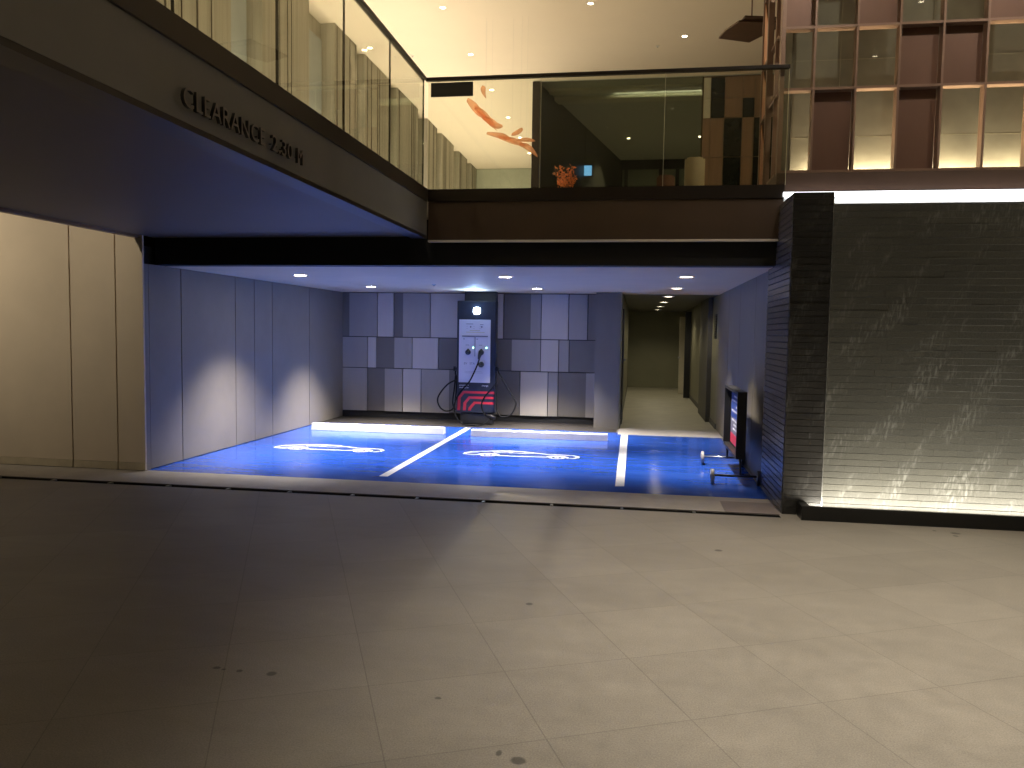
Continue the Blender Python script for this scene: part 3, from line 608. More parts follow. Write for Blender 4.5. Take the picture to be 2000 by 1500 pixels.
# ------------------------------------------------------------------ wheeled sign
sg = empty('wheeled_sign', (1.15, 9.25, .005), 'black framed sign board on a low wheeled stand by the right wall', 'sign')
x0, x1, y0, y1, z0, z1 = 1.085, 1.185, 8.66, 9.92, .27, 1.0
f = MB()
f.box(x0, x1, y0, y0 + .03, z0, z1); f.box(x0, x1, y1 - .03, y1, z0, z1)
f.box(x0, x1, y0 + .03, y1 - .03, z0, z0 + .03); f.box(x0, x1, y0 + .03, y1 - .03, z1 - .03, z1)
f.box(x1 - .012, x1 - .002, y0 + .03, y1 - .03, z0 + .03, z1 - .03)
f.build('frame', M['black'], sg)
po = MB().box(x0 + .065, x0 + .085, y0 + .031, y1 - .031, z0 + .031, z1 - .031).build('poster', M['poster_dark'], sg)
MB().box(x0 + .062, x0 + .0645, y0 + .05, y1 - .20, .64, .93).build('poster_panel', M['poster_blue'], po, label='blue upper half of the poster')
MB().box(x0 + .062, x0 + .0645, y0 + .05, y1 - .20, .33, .45).build('poster_panel', M['poster_red'], po, label='red lower band of the poster')
MB().box(x0 + .062, x0 + .0645, y0 + .05, y1 - .20, .452, .638).build('poster_panel', M['grey_print'], po)
for zz, ln in ((.885, .7), (.83, .85), (.77, .5), (.71, .8), (.60, .8), (.55, .6), (.50, .7)):
    yy = y0 + .10
    while yy < y0 + .10 + ln:
        wd = random.uniform(.05, .13); MB().box(x0 + .0595, x0 + .0615, yy, yy + wd, zz, zz + .022).build('poster_word', M['white_print'], po); yy += wd + .03
for yy in (8.60, 9.90):
    MB().cyl((.84, yy, .10), (1.335, yy, .10), .013).build('axle', M['black'] if yy < 9 else M['steel'], sg)
    yb = min(max(yy, y0 + .015), y1 - .015) + .0
    MB().tube([(1.135, yy, .10), (1.135, yy + (.05 if yy < 9 else -.02), .18), (1.135, yb + (.02 if yy < 9 else 0), .275)], .013).build('leg', M['black'], sg)
    for xx in (.84, 1.325):
        wh = empty('wheel', Vector((xx, yy, .085)) - sg.location); wh.parent = sg
        t = MB(); t.cyl((xx - .016, yy, .085), (xx + .016, yy, .085), .080, 0, 28); t.build('tyre', M['wheel'] if xx < 1 else M['black'], wh)
        MB().cyl((xx - .024, yy, .085), (xx + .024, yy, .085), .030).build('hub', M['steel'], wh)

# ================================================================== BRIDGE + BALCONIES
br = empty('footbridge', (-3.8, 0, 2.57), 'dark overhead footbridge deck above the driveway on the left', 'bridge')
MB().box(-2.215, -2.20, -9, 7.999, 2.60, 2.945).build('fascia', M['fascia'], br, label='olive grey fascia carrying the clearance letters')
b = MB(); b.box(-2.36, -2.2005, -9, 7.999, 2.568, 2.599)
b.build('edge_beam', M['shoe'], br)
MB().box(-5.38, -2.362, -9, 8.098, 2.60, 2.66).build('soffit', M['soffit'], br)
MB().box(-5.45, -5.382, -9, 7.848, 2.57, 3.10).build('edge_trim', M['soffit_edge'], br)
MB().box(-5.38, -2.36, -9, 8.098, 2.662, 3.05).build('deck', M['terrace'], br)
MB().box(-2.3, -2.185, -9, 7.985, 2.946, 3.075).build('upstand', M['shoe'], br)

bl = empty('terrace_edge', (-.4, 8.0, 2.53), 'brown terrace edge beam above the parking bays', 'balcony edge')
MB().box(-2.185, 1.37, 8.00, 8.098, 2.555, 2.944).build('fascia', M['fascia_brown'], bl)
MB().box(-2.185, 1.37, 7.992, 8.05, 2.532, 2.553).build('drip_edge', M['trim'], bl)
MB().box(-2.184, 1.372, 7.982, 8.098, 2.946, 3.073).build('upstand', M['shoe_dark'], bl)
MB().box(-5.45, 8, 8.101, 25, 2.80, 3.05).build('terrace_floor', M['terrace'], kind='structure')

ROT = Matrix(((0,0,1,0),(1,0,0,0),(0,1,0,0),(0,0,0,1)))   # reads towards +Y on a wall facing +X
cl = empty('clearance_lettering', (-2.18, 4.1, 2.655), 'raised capital letters reading CLEARANCE 2.30 M on the fascia', 'sign lettering')
for word, ya, yb in (('CLEARANCE', 3.505, 4.335), ('2.30', 4.425, 4.700), ('M', 4.775, 4.860)):
    lt, w_ = text(word, .137, M['letters'], None, 'raised_letters', Matrix.Identity(4), .009, 1.0, spacing=1.06)
    me = lt.data; x0_ = min(v.co.x for v in me.vertices)
    me.transform(Matrix.Diagonal(((yb - ya) / w_, 1, 1, 1)) @ Matrix.Translation((-x0_, 0, 0)))
    me.materials.append(M['black'])
    for p in me.polygons: p.material_index = 0 if p.normal.z > .5 else 1
    lt.parent = cl; lt.matrix_local = Matrix.Translation(-Vector(cl.location)) @ at(-2.172, ya, 2.66, ROT)
    pins = MB()
    for k in range(max(1, len(word))):
        yy = ya + (yb - ya) * (k + .35) / len(word)
        pins.cyl((-2.199, yy, 2.70), (-2.182, yy, 2.70), .003, 0, 6)
    pins.build('fixing_pins', M['black'], cl)

def balustrade(lab, panes, axis, fixed, z0, z1, grp):
    r = empty('glass_balustrade', (fixed if axis == 'y' else sum(panes[0])/2, fixed if axis == 'x' else panes[0][0], z0), lab, 'balustrade', grp)
    for a, b_ in panes:
        if axis == 'y': mb = MB().box(fixed - .008, fixed + .008, a + .006, b_ - .006, z0, z1)
        else: mb = MB().box(a + .006, b_ - .006, fixed - .008, fixed + .008, z0, z1)
        mb.build('glass_pane', M['glass'], r)
        if axis == 'y': e = MB().box(fixed - .0082, fixed + .0082, b_ - .0058, b_ - .002, z0, z1)
        else: e = MB().box(b_ - .0058, b_ - .002, fixed - .0082, fixed + .0082, z0, z1)
        e.build('glass_edge', M['glass_edge'] if axis == 'x' else M['shoe'], r)
    A = panes[0][0]; B = panes[-1][1]
    if axis == 'y': h = MB().box(fixed - .025, fixed + .025, A, B + .025, z1 + .001, z1 + .036)
    else: h = MB().box(A - .02, B, fixed - .0255, fixed + .0255, z1 + .0015, z1 + .0365)
    h.build('handrail', M['handrail'], r, bevel=.004)
    return r
balustrade('frameless glass balustrade with dark handrail running along the footbridge', [(7.96 - 1.105*(k+1), 7.96 - 1.105*k) for k in range(14, -1, -1)], 'y', -2.235, 3.077, 4.18, 'frameless glass balustrades')
balustrade('frameless glass balustrade with dark handrail along the terrace over the bays', [(-2.205, -1.02), (-1.02, .215), (.215, 1.385)], 'x', 8.02, 3.075, 4.178, 'frameless glass balustrades')
MB().box(-2.165, -1.725, 7.990, 8.010, 4.015, 4.155).build('glass_plaque', M['black'], label='small black rectangular plate fixed to the balustrade glass under the handrail', cat='plate')

# ================================================================== CREAM WALL (left)
cw = empty('cream_wall', (-12, 7.9, 0), 'warm cream panelled wall left of the bays, under the footbridge edge', 'wall')
xs = [-20, -18.2, -16.5, -14.6, -12.9, -11.2, -9.4, -7.75, -6.25, -5.69, -5.350]
c = MB()
for a, b_ in zip(xs, xs[1:]): c.box(a + .008, b_ - .008 if b_ > -5.4 else b_ - .008, 7.85, 7.875, .095, 6.79)
c.build('wall_panels', M['cream'], cw)
c = MB()
for a, b_ in zip(xs, xs[1:]): c.box(a + .008, b_ - .008, 7.845, 7.875, .012, .092)
c.build('skirting', M['cream_skirt'], cw)
MB().box(-20, -5.605, 7.877, 7.948, 0, 6.79).build('backing', M['cream_joint'], cw)

# ================================================================== BRICK WALL (right)
bk = empty('brick_wall', (6, 7.4, 0), 'dark thin brick wall with chalky marks, lit from below', 'wall')
rnb = random.Random(11)
def courses(name, m, parent, fixed, a, b_, z1_, axis, amp, gap=.0032, seg=(.35, .95), pitch=.0575):
    q = MB(); z = .004
    while z < z1_ - .02:
        zt = min(z + pitch - gap, z1_); p0 = a
        while p0 < b_ - 1e-4:
            p1 = min(b_, p0 + rnb.uniform(*seg)); d_ = rnb.uniform(0, amp)
            if p1 > b_ - .08: p1 = b_
            if axis == 'x': q.box(p0, p1 - (.0012 if p1 < b_ else 0), fixed - d_, fixed + .02, z, zt)
            else: q.box(fixed - d_, fixed + .02, p0, p1 - (.0012 if p1 < b_ else 0), z, zt)
            p0 = p1
        z += pitch
    q.build(name, m, parent)
courses('brickwork', M['brick'], bk, 7.30, 1.675, 12, 2.762, 'x', .0014)
MB().box(1.675, 12, 7.304, 7.55, 0, 2.765).build('mortar_backing', M['mortar'], bk)
MB().box(1.675, 12, 7.296, 7.552, 2.766, 2.775).build('coping', M['steel'], bk)
pl_ = empty('brick_pillar', (1.5, 7.9, 0), 'black thin brick pillar at the right edge of the bays', 'pillar')
MB().box(1.335, 1.668, 7.289, 7.32, 0, 2.875).build('front_backing', M['mortar'], pl_)
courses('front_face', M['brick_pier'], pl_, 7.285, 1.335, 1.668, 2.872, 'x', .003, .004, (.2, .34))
MB().box(1.338, 1.60, 7.3205, 8.51, 0, 2.875).build('return_backing', M['joint'], pl_)
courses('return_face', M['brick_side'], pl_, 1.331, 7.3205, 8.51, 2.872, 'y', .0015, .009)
MB().box(1.6685, 1.6745, 7.282, 7.32, .0, 2.872).build('edge_trim', M['steel'], pl_)  # steel strip added to stand for the wall's bright lit edge
pt = empty('plinth', (6, 7.15, 0), 'low black granite plinth with a hidden light strip under the brick wall', 'plinth')
p_ = MB(); p_.box(1.46, 12, 7.07, 7.10, 0, .125); p_.box(1.46, 1.53, 7.101, 7.284, 0, .125); p_.box(1.531, 12, 7.101, 7.27, 0, .02)
p_.build('kerb', M['plinth'], pt)
MB().box(1.56, 12, 7.112, 7.138, .021, .034).build('light_strip', M['emit_ledw'], pt)
area('lamp', (6.7, 7.125, .045), (R(183), 0, 0), 10.2, .05, 330, (1, .93, .78), pt)

# light reveal over the brick wall
rv = empty('light_cove', (6, 7.9, 2.78), 'bright white light cove between brick wall and brown window facade', 'cove light')
MB().box(1.37, 12, 8.0, 8.03, 2.60, 3.0).build('reveal_board', M['white_board'], rv)
MB().box(1.36, 12, 7.96, 7.995, 2.955, 2.995).build('light_strip', M['emit_led'], rv)
area('lamp', (6.7, 7.93, 2.97), (R(-14), 0, 0), 10.4, .05, 22, (.93, .96, 1), rv)

# ================================================================== BROWN GRID FACADE (right, upper)
FY = 8.06
fc = empty('window_facade', (4, FY, 3.0), 'brown metal grid facade of glass and brown panels above the brick wall', 'facade')
MB().box(1.30, 12, FY - .03, FY + .5, 3.012, 3.19).build('fascia', M['brown_fascia'], fc)
vx = [1.325] + [1.62 + .3835*k for k in range(14)]
zr = [3.21, 3.995, 4.575, 5.30, 6.05, 6.79]
kinds = [  # bottom row first: g glass, b brown panel
 'gbgbgggbggbgbg', 'gggbbgbggbgbgg', 'bgbggbgbbggbgb', 'gbggbgbggbgbbg', 'bgbgbggbgbggbg']
# frame
fr = MB()
for k, xx in enumerate(vx):
    w2 = .010 if k else .02
    fr.box(xx - w2, xx + w2, FY, FY + .10, 3.19, 6.79)
fr.build('mullions', M['bronze'], fc)
for zz in zr:
    fr = MB()
    for k in range(len(vx) - 1): fr.box(vx[k] + (.0115 if k else .0205), vx[k+1] - .0115, FY + .002, FY + .098, zz - .012, zz + .012)
    fr.build('transom', M['bronze'], fc)
for r_, row in enumerate(kinds):
    for k, t in enumerate(row):
        xa = vx[k] + (.012 if k else .021); xb = vx[k+1] - .012; za = zr[r_] + .0125; zb = zr[r_+1] - .0125
        if t == 'g': MB().box(xa, xb, FY + .060, FY + .070, za, zb).build('glass_pane', M['glass_facade'], fc)
        else: MB().box(xa, xb, FY + .101, FY + .111, za - .011, zb + .011).build('brown_panel', M['brown_panel'], fc)
# side return
sd = MB()
for yy, w2, xo in ((FY + .62, .025, 1.27), (FY + .30, .016, 1.30), (FY + 1.2, .02, 1.30)):
    sd.box(xo, xo + .06, yy, yy + w2*2, 3.19, 6.79)
for zz in zr: sd.box(1.305, 1.345, FY + .165, FY + 1.2, zz - .012, zz + .012)
sd.build('side_frame', M['bronze'], fc)
for za, zb in ((3.23, 3.97), (4.02, 4.55), (4.60, 5.28)):
    MB().prism([(1.312, FY + .66, za), (1.312, FY + 1.19, za), (1.312, FY + 1.19, zb)], (.008, 0, 0)).build('copper_fin', M['copper'], fc)

sw = empty('stone_wall', (5, 8.7, 3.05), 'pale stone wall behind the facade glass, lit from its foot', 'wall')
s_ = MB(); s_.box(1.47, 12, 8.62, 8.8, 3.052, 6.79); s_.build('stone_face', M['stone'], sw)
j = MB(); 
for zz in (3.66, 4.44, 5.5): j.box(1.47, 12, 8.6188, 8.6196, zz, zz + .005)
for k, xx in enumerate((1.98, 2.86, 3.74, 4.62, 5.5)): j.box(xx, xx + .006, 8.6176, 8.6186, 3.052, 6.79)
j.build('stone_joints', M['stone_joint'], sw)
MB().box(1.45, 1.468, 8.3, 8.8, 3.2, 6.79).build('end_return', M['stone'], sw)
MB().box(1.475, 12, 8.53, 8.58, 3.195, 3.215).build('light_strip', M['emit_ledw'], sw)
area('lamp', (6.6, 8.56, 3.222), (R(180), 0, 0), 10.0, .04, 330, (1, .82, .54), sw)

# ================================================================== UPPER LEVEL
MB().box(-22, 14, -12, 16.40, 6.80, 7.0).build('ceiling', M['ceiling'], kind='structure', label='high cream canopy ceiling')
MB().box(-5.6, -2.15, 16.402, 26, 6.80, 7.0).build('ceiling', M['ceiling'], kind='structure')
MB().box(-2.148, 8, 16.402, 26, 6.80, 7.0).build('lobby_ceiling', M['lobby_ceiling'], kind='structure')
bc = MB(); bc.box(-2.0, 8, 16.9, 17.15, 6.74, 6.799); bc.box(-2.0, 8, 17.5, 17.8, 6.72, 6.799)
bc.build('ceiling_bands', M['lobby_band'], label='two pale raised bands across the lobby ceiling', cat='ceiling trim')

uw = empty('pier_wall', (-5.45, 8, 3.05), 'tall striped stone wall with projecting piers behind the glass on the left', 'wall')
MB().box(-5.52, -5.45, -9, 25, 3.055, 6.79).build('wall_face', M['slat'], uw)
st_y = [-8, -5.6, -3.2, -.9, 1.3, 3.5, 5.0, 7.6, 10.35, 12.95, 14.44, 16.46, 18.88, 20.31, 22.35, 23.95]
wid = [1.7, 1.7, 1.6, 1.5, 1.6, 1.3, 2.2, 1.9, 1.55, 1.05, 1.45, 1.6, .95, 1.35, 1.05, .9]
for y_, w_ in zip(st_y, wid):
    b = MB(); b.box(-5.449, -5.20, y_, y_ + w_, 3.052, 6.795)
    b.build('pier', M['slat'], uw)
jl = MB()
for y_, w_ in zip(st_y, wid):
    for q in sorted(random.sample(range(1, 12), 4)):
        yy = y_ + w_*q/12.; jl.box(-5.199, -5.194, yy, yy + random.choice((.012, .02, .03)), 3.052, 6.79)
jl.build('cladding_joints', M['slat_line'], uw)
for i, (y_, w_) in enumerate(zip(st_y[:-1], wid)):
    ya, yb = y_ + w_ + .03, st_y[i+1] - .03
    if yb - ya > .2: MB().box(-5.448, -5.42, ya, yb, 3.3, 6.5).build('window', M['window_blue'], uw)
# unseen uplight added along the pier wall foot to brighten ceiling and wall
ut = empty('fill_uplight', (-4.9, 12, 3.05), 'added hidden floor uplight at the foot of the striped pier wall, brightening the ceiling', 'uplight')
for ya, yb in ((-6, 7.8), (8.2, 24)):
    t = MB(); t.box(-4.98, -4.96, ya, yb, 3.055, 3.13); t.box(-4.80, -4.78, ya, yb, 3.055, 3.13); t.box(-4.96, -4.80, ya, yb, 3.055, 3.065); t.build('trough', M['shoe'], ut)
    MB().box(-4.95, -4.81, ya + .01, yb - .01, 3.067, 3.075).build('light_strip', M['emit_ledw'], ut)
    near = yb < 8
    area('lamp', (-4.88, (ya+yb)/2, 3.14), (R(180), R(-38 if near else 16), 0), .10, yb - ya - .1, (17 if near else 23.5) * (yb - ya), (1, .83, .61), ut, 100 if near else 150)
MB().box(-5.2, -2.27, 24.8, 24.9, 3.052, 6.79).build('green_glass_screen', M['far_glass'], label='pale green grey screen closing the far end behind the piers', cat='screen wall')

# lobby
lb = empty('lobby_glazing', (-.5, 16.4, 3.05), 'smoked glass lobby front with a dark post at its left', 'glazed wall')
MB().box(-2.27, -2.12, 16.38, 16.55, 3.052, 6.79).build('post', M['shoe_dark'], lb)
MB().box(-2.11, -2.085, 16.40, 16.45, 3.052, 6.79).build('post', M['shoe'], lb)
MB().box(-2.08, 1.19, 16.42, 16.43, 3.052, 6.79).build('glass_pane', M['glass_dark'], lb)
b = MB(); b.prism([(-2.13, 16.56, 3.052), (-.60, 24.0, 3.052), (-.85, 24.0, 3.052), (-2.27, 16.56, 3.052)], (0, 0, 3.74))
b.build('dark_partition', M['lobby_dark'], label='near black slanting partition inside the smoked glass lobby', cat='wall')
lbk = empty('lobby_back_wall', (.5, 24, 3.05), 'dim green grey glazed back wall of the lobby under a black header', 'wall')
MB().box(-.84, 3.2, 24.02, 24.2, 3.052, 6.79).build('wall_face', M['lobby_back'], lbk)
MB().box(-.84, 3.2, 23.9, 24.0, 6.52, 6.79).build('header', M['black'], lbk)
for xx in (-.62, -.45, .56, 1.05): MB().box(xx - .05, xx + .05, 23.92, 24.0, 3.052, 6.518).build('mullion', M['black'], lbk)

tw = empty('panelled_tower', (1.7, 16.4, 3.05), 'walnut and dark window grid panels right of the smoked lobby glass', 'facade')
MB().box(1.17, 4.5, 16.45, 16.6, 3.052, 6.79).build('backing', M['tower_frame'], tw)
cols_ = [(1.25, 1.36), (1.37, 1.585), (1.60, 1.635), (1.65, 1.95), (1.965, 2.18), (2.20, 2.6), (2.62, 3.0)]
defs = [((6.35, 6.76), 'gdwwww'), ((5.97, 6.34), 'gdwdww'), ((5.2, 5.95), 'wwdwdw'), ((4.3, 5.18), 'wwdwdw'), ((3.1, 4.28), 'wwdwdw')]
cc = [(1.20, 1.33), (1.345, 1.60), (1.615, 1.95), (1.965, 2.18), (2.195, 2.6), (2.615, 3.1)]
for (za, zb), s in defs:
    for (xa, xb), k in zip(cc, s):
        mt_ = {'g': M['lobby_band'], 'd': M['tower_glass'], 'w': M['tower_panel']}[k]
        MB().box(xa, xb, 16.42, 16.448, za, zb).build({'g': 'pale_panel', 'd': 'window', 'w': 'walnut_panel'}[k], mt_, tw)

lcv = empty('lobby_fill_light', (2, 17.3, 6.70), 'added hidden strip light brightening the bands of the lobby ceiling', 'cove light')
MB().box(-1.2, 4, 17.28, 17.34, 6.66, 6.69).build('trough', M['lobby_band'], lcv)
area('lamp', (1.6, 17.31, 6.70), (R(180), 0, 0), 4.4, .04, 11, (1, .95, .74), lcv)  # unseen lamp added to brighten the front of the lobby ceiling
# screen, flowers, chairs, reflection ribbons, pendant
sc_ = empty('display_screen', (-1.42, 20, 5.6), 'small glowing blue screen beside the orange branches', 'screen')
MB().box(-1.62, -1.22, 20.0, 20.04, 5.56, 5.84).build('housing', M['black'], sc_, bevel=.006)
MB().box(-1.605, -1.235, 19.99, 19.999, 5.575, 5.825).build('screen_face', M['emit_screen'], sc_)
MB().cyl((-1.42, 20.02, 5.83), (-1.42, 20.02, 6.80), .012).build('ceiling_rod', M['black'], sc_)

fl = empty('flower_vase', (-.96, 10.5, 3.05), 'vase of orange leaves and branches behind the terrace glass', 'flower arrangement')
MB().tube([(-.96, 10.5, 3.051), (-.96, 10.5, 3.2), (-.96, 10.5, 3.42), (-.96, 10.5, 3.46)], [.10, .12, .07, .09], 0, 20).build('vase', M['charger_white'], fl)
sm = MB(); lf = MB(); rnd = random.Random(4)
for k in range(34):
    a = rnd.uniform(0, 2*math.pi); rr = rnd.uniform(.04, .17); h = rnd.uniform(.12, .36)
    tip = Vector((-.97 + rr*math.cos(a)*.95 - .03, 10.5 + rr*math.sin(a), 3.46 + h))
    base_ = Vector((-.96 + rnd.uniform(-.03, .03), 10.5, 3.44))
    midp = base_.lerp(tip, .5) + Vector((rnd.uniform(-.02, .02), 0, .03))
    sm.tube([base_, midp, tip], [.004, .003, .002], 0, 5)
    for q in range(8):
        c_ = base_.lerp(tip, rnd.uniform(.45, 1.05)) + Vector((rnd.uniform(-.03, .03), rnd.uniform(-.03, .03), rnd.uniform(-.02, .03)))
        d1 = Vector((rnd.uniform(-1, 1), rnd.uniform(-1, 1), rnd.uniform(-.4, 1))).normalized(); d2 = d1.cross(Vector((rnd.uniform(-1, 1), rnd.uniform(-1, 1), .3))).normalized()
        s1, s2 = rnd.uniform(.02, .045), rnd.uniform(.006, .014)
        lf.add([c_ - d1*s1, c_ + d2*s2, c_ + d1*s1, c_ - d2*s2], [(0, 1, 2, 3)])
sm.build('branches', M['stem'], fl); lf.build('leaves', M['leaf'], fl)

def chair(cx_, cy_, mtl, lab, h):
    r = empty('lounge_chair', (cx_, cy_, 3.05), lab, 'chair')
    MB().box(cx_ - .13, cx_ + .30, cy_ - .25, cy_ + .25, 3.40, 3.50).build('seat', mtl, r, bevel=.02)
    n = 10; vs = []; prof = []
    b = MB(); pts = []
    for k in range(n + 1):
        t = k / n; pts.append((cx_ - .13 + .27 * t, cy_ + .20 + .06*math.sin(math.pi*t), 0))
    for k in range(n):
        (ax, ay, _), (bx_, by, _) = pts[k], pts[k+1]
        zt = 3.05 + h - .06 * (abs((k + .5)/n - .5) * 2) ** 4
        b.prism([(ax, ay, 3.38), (bx_, by, 3.38), (bx_, by + .05, 3.38), (ax, ay + .05, 3.38)], (0, 0, zt - 3.38))
    b.build('backrest', mtl, r)
    for dx in (-.1, .26):
        for dy in (-.2, .2): MB().cyl((cx_ + dx, cy_ + dy, 3.051), (cx_ + dx*.9, cy_ + dy*.9, 3.40), .014).build('leg', M['black'], r)
chair(.72, 11, M['chair'], 'high backed pale leather chair at the foot of the walnut panels', 1.02)
chair(.36, 12, M['chair_brown'], 'brown upholstered chair left of the pale high backed chair', .98)

rb = empty('reflection_ribbons', (-2.3, 14, 4.6), 'made-up coral ribbons standing in for a reflection in the terrace glass', 'reflection stand-in')  # invented shapes, modelled after a coral reflection in the glass
def reflection_ribbon(P, w, tw_=.6):
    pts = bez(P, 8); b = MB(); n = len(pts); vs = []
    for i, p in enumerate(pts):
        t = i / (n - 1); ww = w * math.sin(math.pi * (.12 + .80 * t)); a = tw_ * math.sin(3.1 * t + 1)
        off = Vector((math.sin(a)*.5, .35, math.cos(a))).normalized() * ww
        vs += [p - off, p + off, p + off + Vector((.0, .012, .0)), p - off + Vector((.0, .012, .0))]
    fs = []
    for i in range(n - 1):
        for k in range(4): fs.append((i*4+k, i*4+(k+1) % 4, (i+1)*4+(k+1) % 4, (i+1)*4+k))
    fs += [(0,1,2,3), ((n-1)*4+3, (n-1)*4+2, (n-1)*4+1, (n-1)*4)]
    b.add(vs, fs, 0, True).build('reflection_ribbon', M['coral'], rb)
reflection_ribbon([(-2.90,13,5.47),(-2.80,13.1,5.38),(-2.72,13.2,5.30),(-2.62,13.2,5.24)], .085)
reflection_ribbon([(-2.78,13.05,5.36),(-2.66,13.1,5.26),(-2.55,13.3,5.17),(-2.47,13.3,5.12)], .075, .9)
reflection_ribbon([(-2.66,13.1,5.20),(-2.52,13.1,5.13),(-2.42,13.2,5.08),(-2.33,13.2,5.07)], .065, .3)
reflection_ribbon([(-2.66,13,5.67),(-2.62,13.05,5.60),(-2.60,13.1,5.52)], .07, .8)
reflection_ribbon([(-2.76,13,5.30),(-2.62,13.1,5.20),(-2.52,13.1,5.08),(-2.42,13.2,5.00)], .035, 1.2)
reflection_ribbon([(-2.56,13,4.91),(-2.40,13.1,4.90),(-2.25,13.1,4.86),(-2.12,13.2,4.80)], .055)
reflection_ribbon([(-2.38,13.1,4.87),(-2.20,13.1,4.82),(-2.05,13.1,4.77),(-1.92,13.2,4.73)], .06, .9)
reflection_ribbon([(-2.02,13.1,4.74),(-1.90,13.1,4.70),(-1.80,13.2,4.64),(-1.74,13.3,4.58)], .06, .3)
reflection_ribbon([(-2.14,13,4.88),(-2.04,13.05,4.93),(-1.97,13.1,4.99)], .06)
reflection_ribbon([(-2.05,13,4.78),(-1.90,13.05,4.80),(-1.76,13.1,4.79)], .04)
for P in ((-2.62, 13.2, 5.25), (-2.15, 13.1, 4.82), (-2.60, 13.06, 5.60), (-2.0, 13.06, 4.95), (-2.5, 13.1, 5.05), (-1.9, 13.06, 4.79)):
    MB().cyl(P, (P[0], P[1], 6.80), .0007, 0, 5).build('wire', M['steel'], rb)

pd = empty('pendant_lamp', (1.4, 11.6, 5.85), 'dark angular plate pendant hanging from the cream ceiling beside the facade', 'pendant lamp')
MB().prism([(1.04,11.77,5.84),(1.49,11.98,5.84),(1.92,11.30,5.84),(1.25,11.19,5.84),(1.10,11.51,5.84)], (0, 0, .022)).build('plate', M['pendant'], pd)
MB().prism([(1.22,11.60,5.875),(1.55,11.75,5.875),(1.90,11.25,5.875),(1.32,11.12,5.875)], (0, 0, .02)).build('plate', M['pendant'], pd)
MB().cyl((1.44, 11.4, 5.93), (1.44, 11.4, 6.80), .010).build('rod', M['bronze'], pd)
MB().cyl((1.36, 11.4, 5.925), (1.75, 11.42, 5.90), .010).build('arm', M['copper'], pd)
MB().cyl((1.38, 11.3, 5.895), (1.66, 11.75, 6.02), .008).build('arm', M['copper'], pd)
MB().tube([(1.44, 11.4, 6.795), (1.44, 11.4, 6.77)], [.05, .045], 0, 20).build('ceiling_rose', M['bronze'], pd)

# ================================================================== LIGHT FITTINGS
GB = 'round downlights in the bay ceiling'
bay_l = [(-4.30, 9.55, 'front left downlight in the bay ceiling, nearest the left wall'), (-4.20, 11.97, 'back left downlight in the bay ceiling, over the left wheel stop'),
         (-1.65, 9.69, 'front downlight in the bay ceiling, right of the charger'), (-1.57, 12.24, 'back downlight in the bay ceiling, over the right wheel stop'),
         (.56, 9.58, 'first downlight on the way to the corridor, nearest the beam'), (.56, 11.9, 'second downlight on the way to the corridor, still on the grey ceiling')]
for i, (x, y, lab) in enumerate(bay_l):
    p = [900, 1500, 700, 1600, 520, 330][i]
    downlight(x, y, 2.30, .085, M['emit_bay'] if i < 4 else M['emit_cor'], lab, GB, p, (1, .93, .88) if i < 4 else (1, .91, .80), [98, 90, 92, 88, 74, 72][i], .95, rad=.06)
GC = 'round downlights in the corridor ceiling'
for i, (y, lab) in enumerate([(14.44, 'nearest warm downlight in the dark corridor ceiling'), (16.92, 'second warm downlight in the dark corridor ceiling'), (19.5, 'third warm downlight in the dark corridor ceiling'), (21.9, 'farthest warm downlight in the dark corridor ceiling')]):
    downlight(.54, y, 2.30, .085, M['emit_cor'], lab, GC, 40, (1, .88, .64), 145, .6)
GU = 'small downlights in the cream ceiling'
row = [12.56, 14.69, 16.84, 19.0, 20.94, 22.78]
names = ['nearest', 'second', 'third', 'fourth', 'fifth', 'farthest']
for y, nm in zip(row, names):
    downlight(-3.22, y, 6.80, .045, M['emit_up'], nm + ' visible downlight in the long row over the coral ribbons', GU, 30, WARM, 80, .5)
downlight(-.86, 12.69, 6.80, .045, M['emit_up'], 'small ceiling downlight at the top edge, centre of the cream ceiling', GU, 40, WARM, 80, .5)
downlight(.68, 14.24, 6.80, .045, M['emit_up'], 'small ceiling downlight left of the pendant plate', GU, 40, WARM, 80, .5)
downlight(-5.0, 14.14, 6.80, .045, M['emit_up'], 'small ceiling downlight seen through the footbridge glass', GU, 30, WARM, 80, .5)
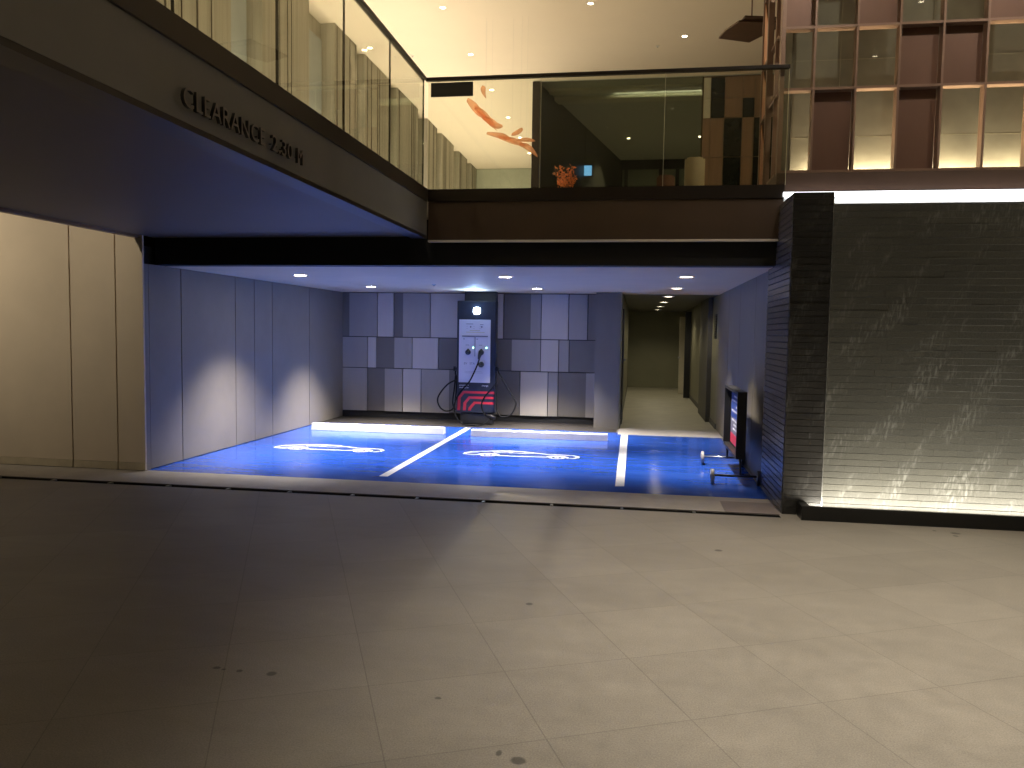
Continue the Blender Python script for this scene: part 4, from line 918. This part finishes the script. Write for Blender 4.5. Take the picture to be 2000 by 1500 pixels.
for x, lab in ((-2.32, 'left one of three dim downlights inside the smoked lobby'), (-.36, 'middle one of three dim downlights inside the smoked lobby'), (1.49, 'right one of three dim downlights inside the smoked lobby')):
    if x < -2: x = -2.0
    downlight(x, 21.3, 6.795 if x < 0 else 6.795, .045, M['emit_up'], lab, GU, 260, (1, .86, .66), 110, .6)
# the same rows carry on over the driveway, above and behind the camera
for x, y, p, a_ in [(-3.22, 10.4, 90, 84), (-3.22, 8.45, 1150, 74), (-3.22, 6.1, 170, 84),
                (1.5, 4.7, 2000, 60), (1.5, 2.3, 1000, 60), (4.2, 5.4, 170, 60), (4.2, 3.0, 120, 60), (4.2, .6, 100, 60)]:
    downlight(x, y, 6.80, .045, M['emit_up'], 'small downlight of the rows in the cream ceiling above the driveway', GU, p, WARM2, a_, 1.0 if x > -3 else .9, rad=.07)
for x in (2.2, 4.4):  # two unseen lamps added so the transoms shade the brown panels
    downlight(x, 5.0, 6.80, .045, M['emit_up'], 'added unseen downlight in the cream ceiling, tilted to light the brown grid facade', GU, 190, WARM2, 66, .9, target=(x, 8.06, 4.3))
# wall washers for the cream wall
for x in (-11.6, -9.6, -7.6):
    downlight(x, 4.2, 6.80, .06, M['emit_up'], 'wall washer in the ceiling left of the footbridge, aimed at the cream wall', 'wall washers left of the footbridge', 820, (1, .86, .66), 42, 1.0, target=(x + .9, 7.85, 2.9))

GS = 'sprinkler heads'
for x, y, z, lab in ((-3.01, 11.37, 2.30, 'tiny sprinkler head in the bay ceiling between downlight and charger'), (-4.34, 14.65, 6.80, 'tiny sprinkler head in the cream ceiling by the footbridge handrail'), (.23, 14.67, 6.80, 'tiny sprinkler head in the cream ceiling left of the pendant')):
    s_ = empty('sprinkler', (x, y, z), lab, 'sprinkler', GS)
    MB().tube([(x, y, z - .001), (x, y, z - .01)], [.035, .028], 0, 16).build('rose', M['trim'], s_)
    MB().tube([(x, y, z - .01), (x, y, z - .022), (x, y, z - .024)], [.006, .006, .014], 0, 12).build('head', M['steel'], s_)
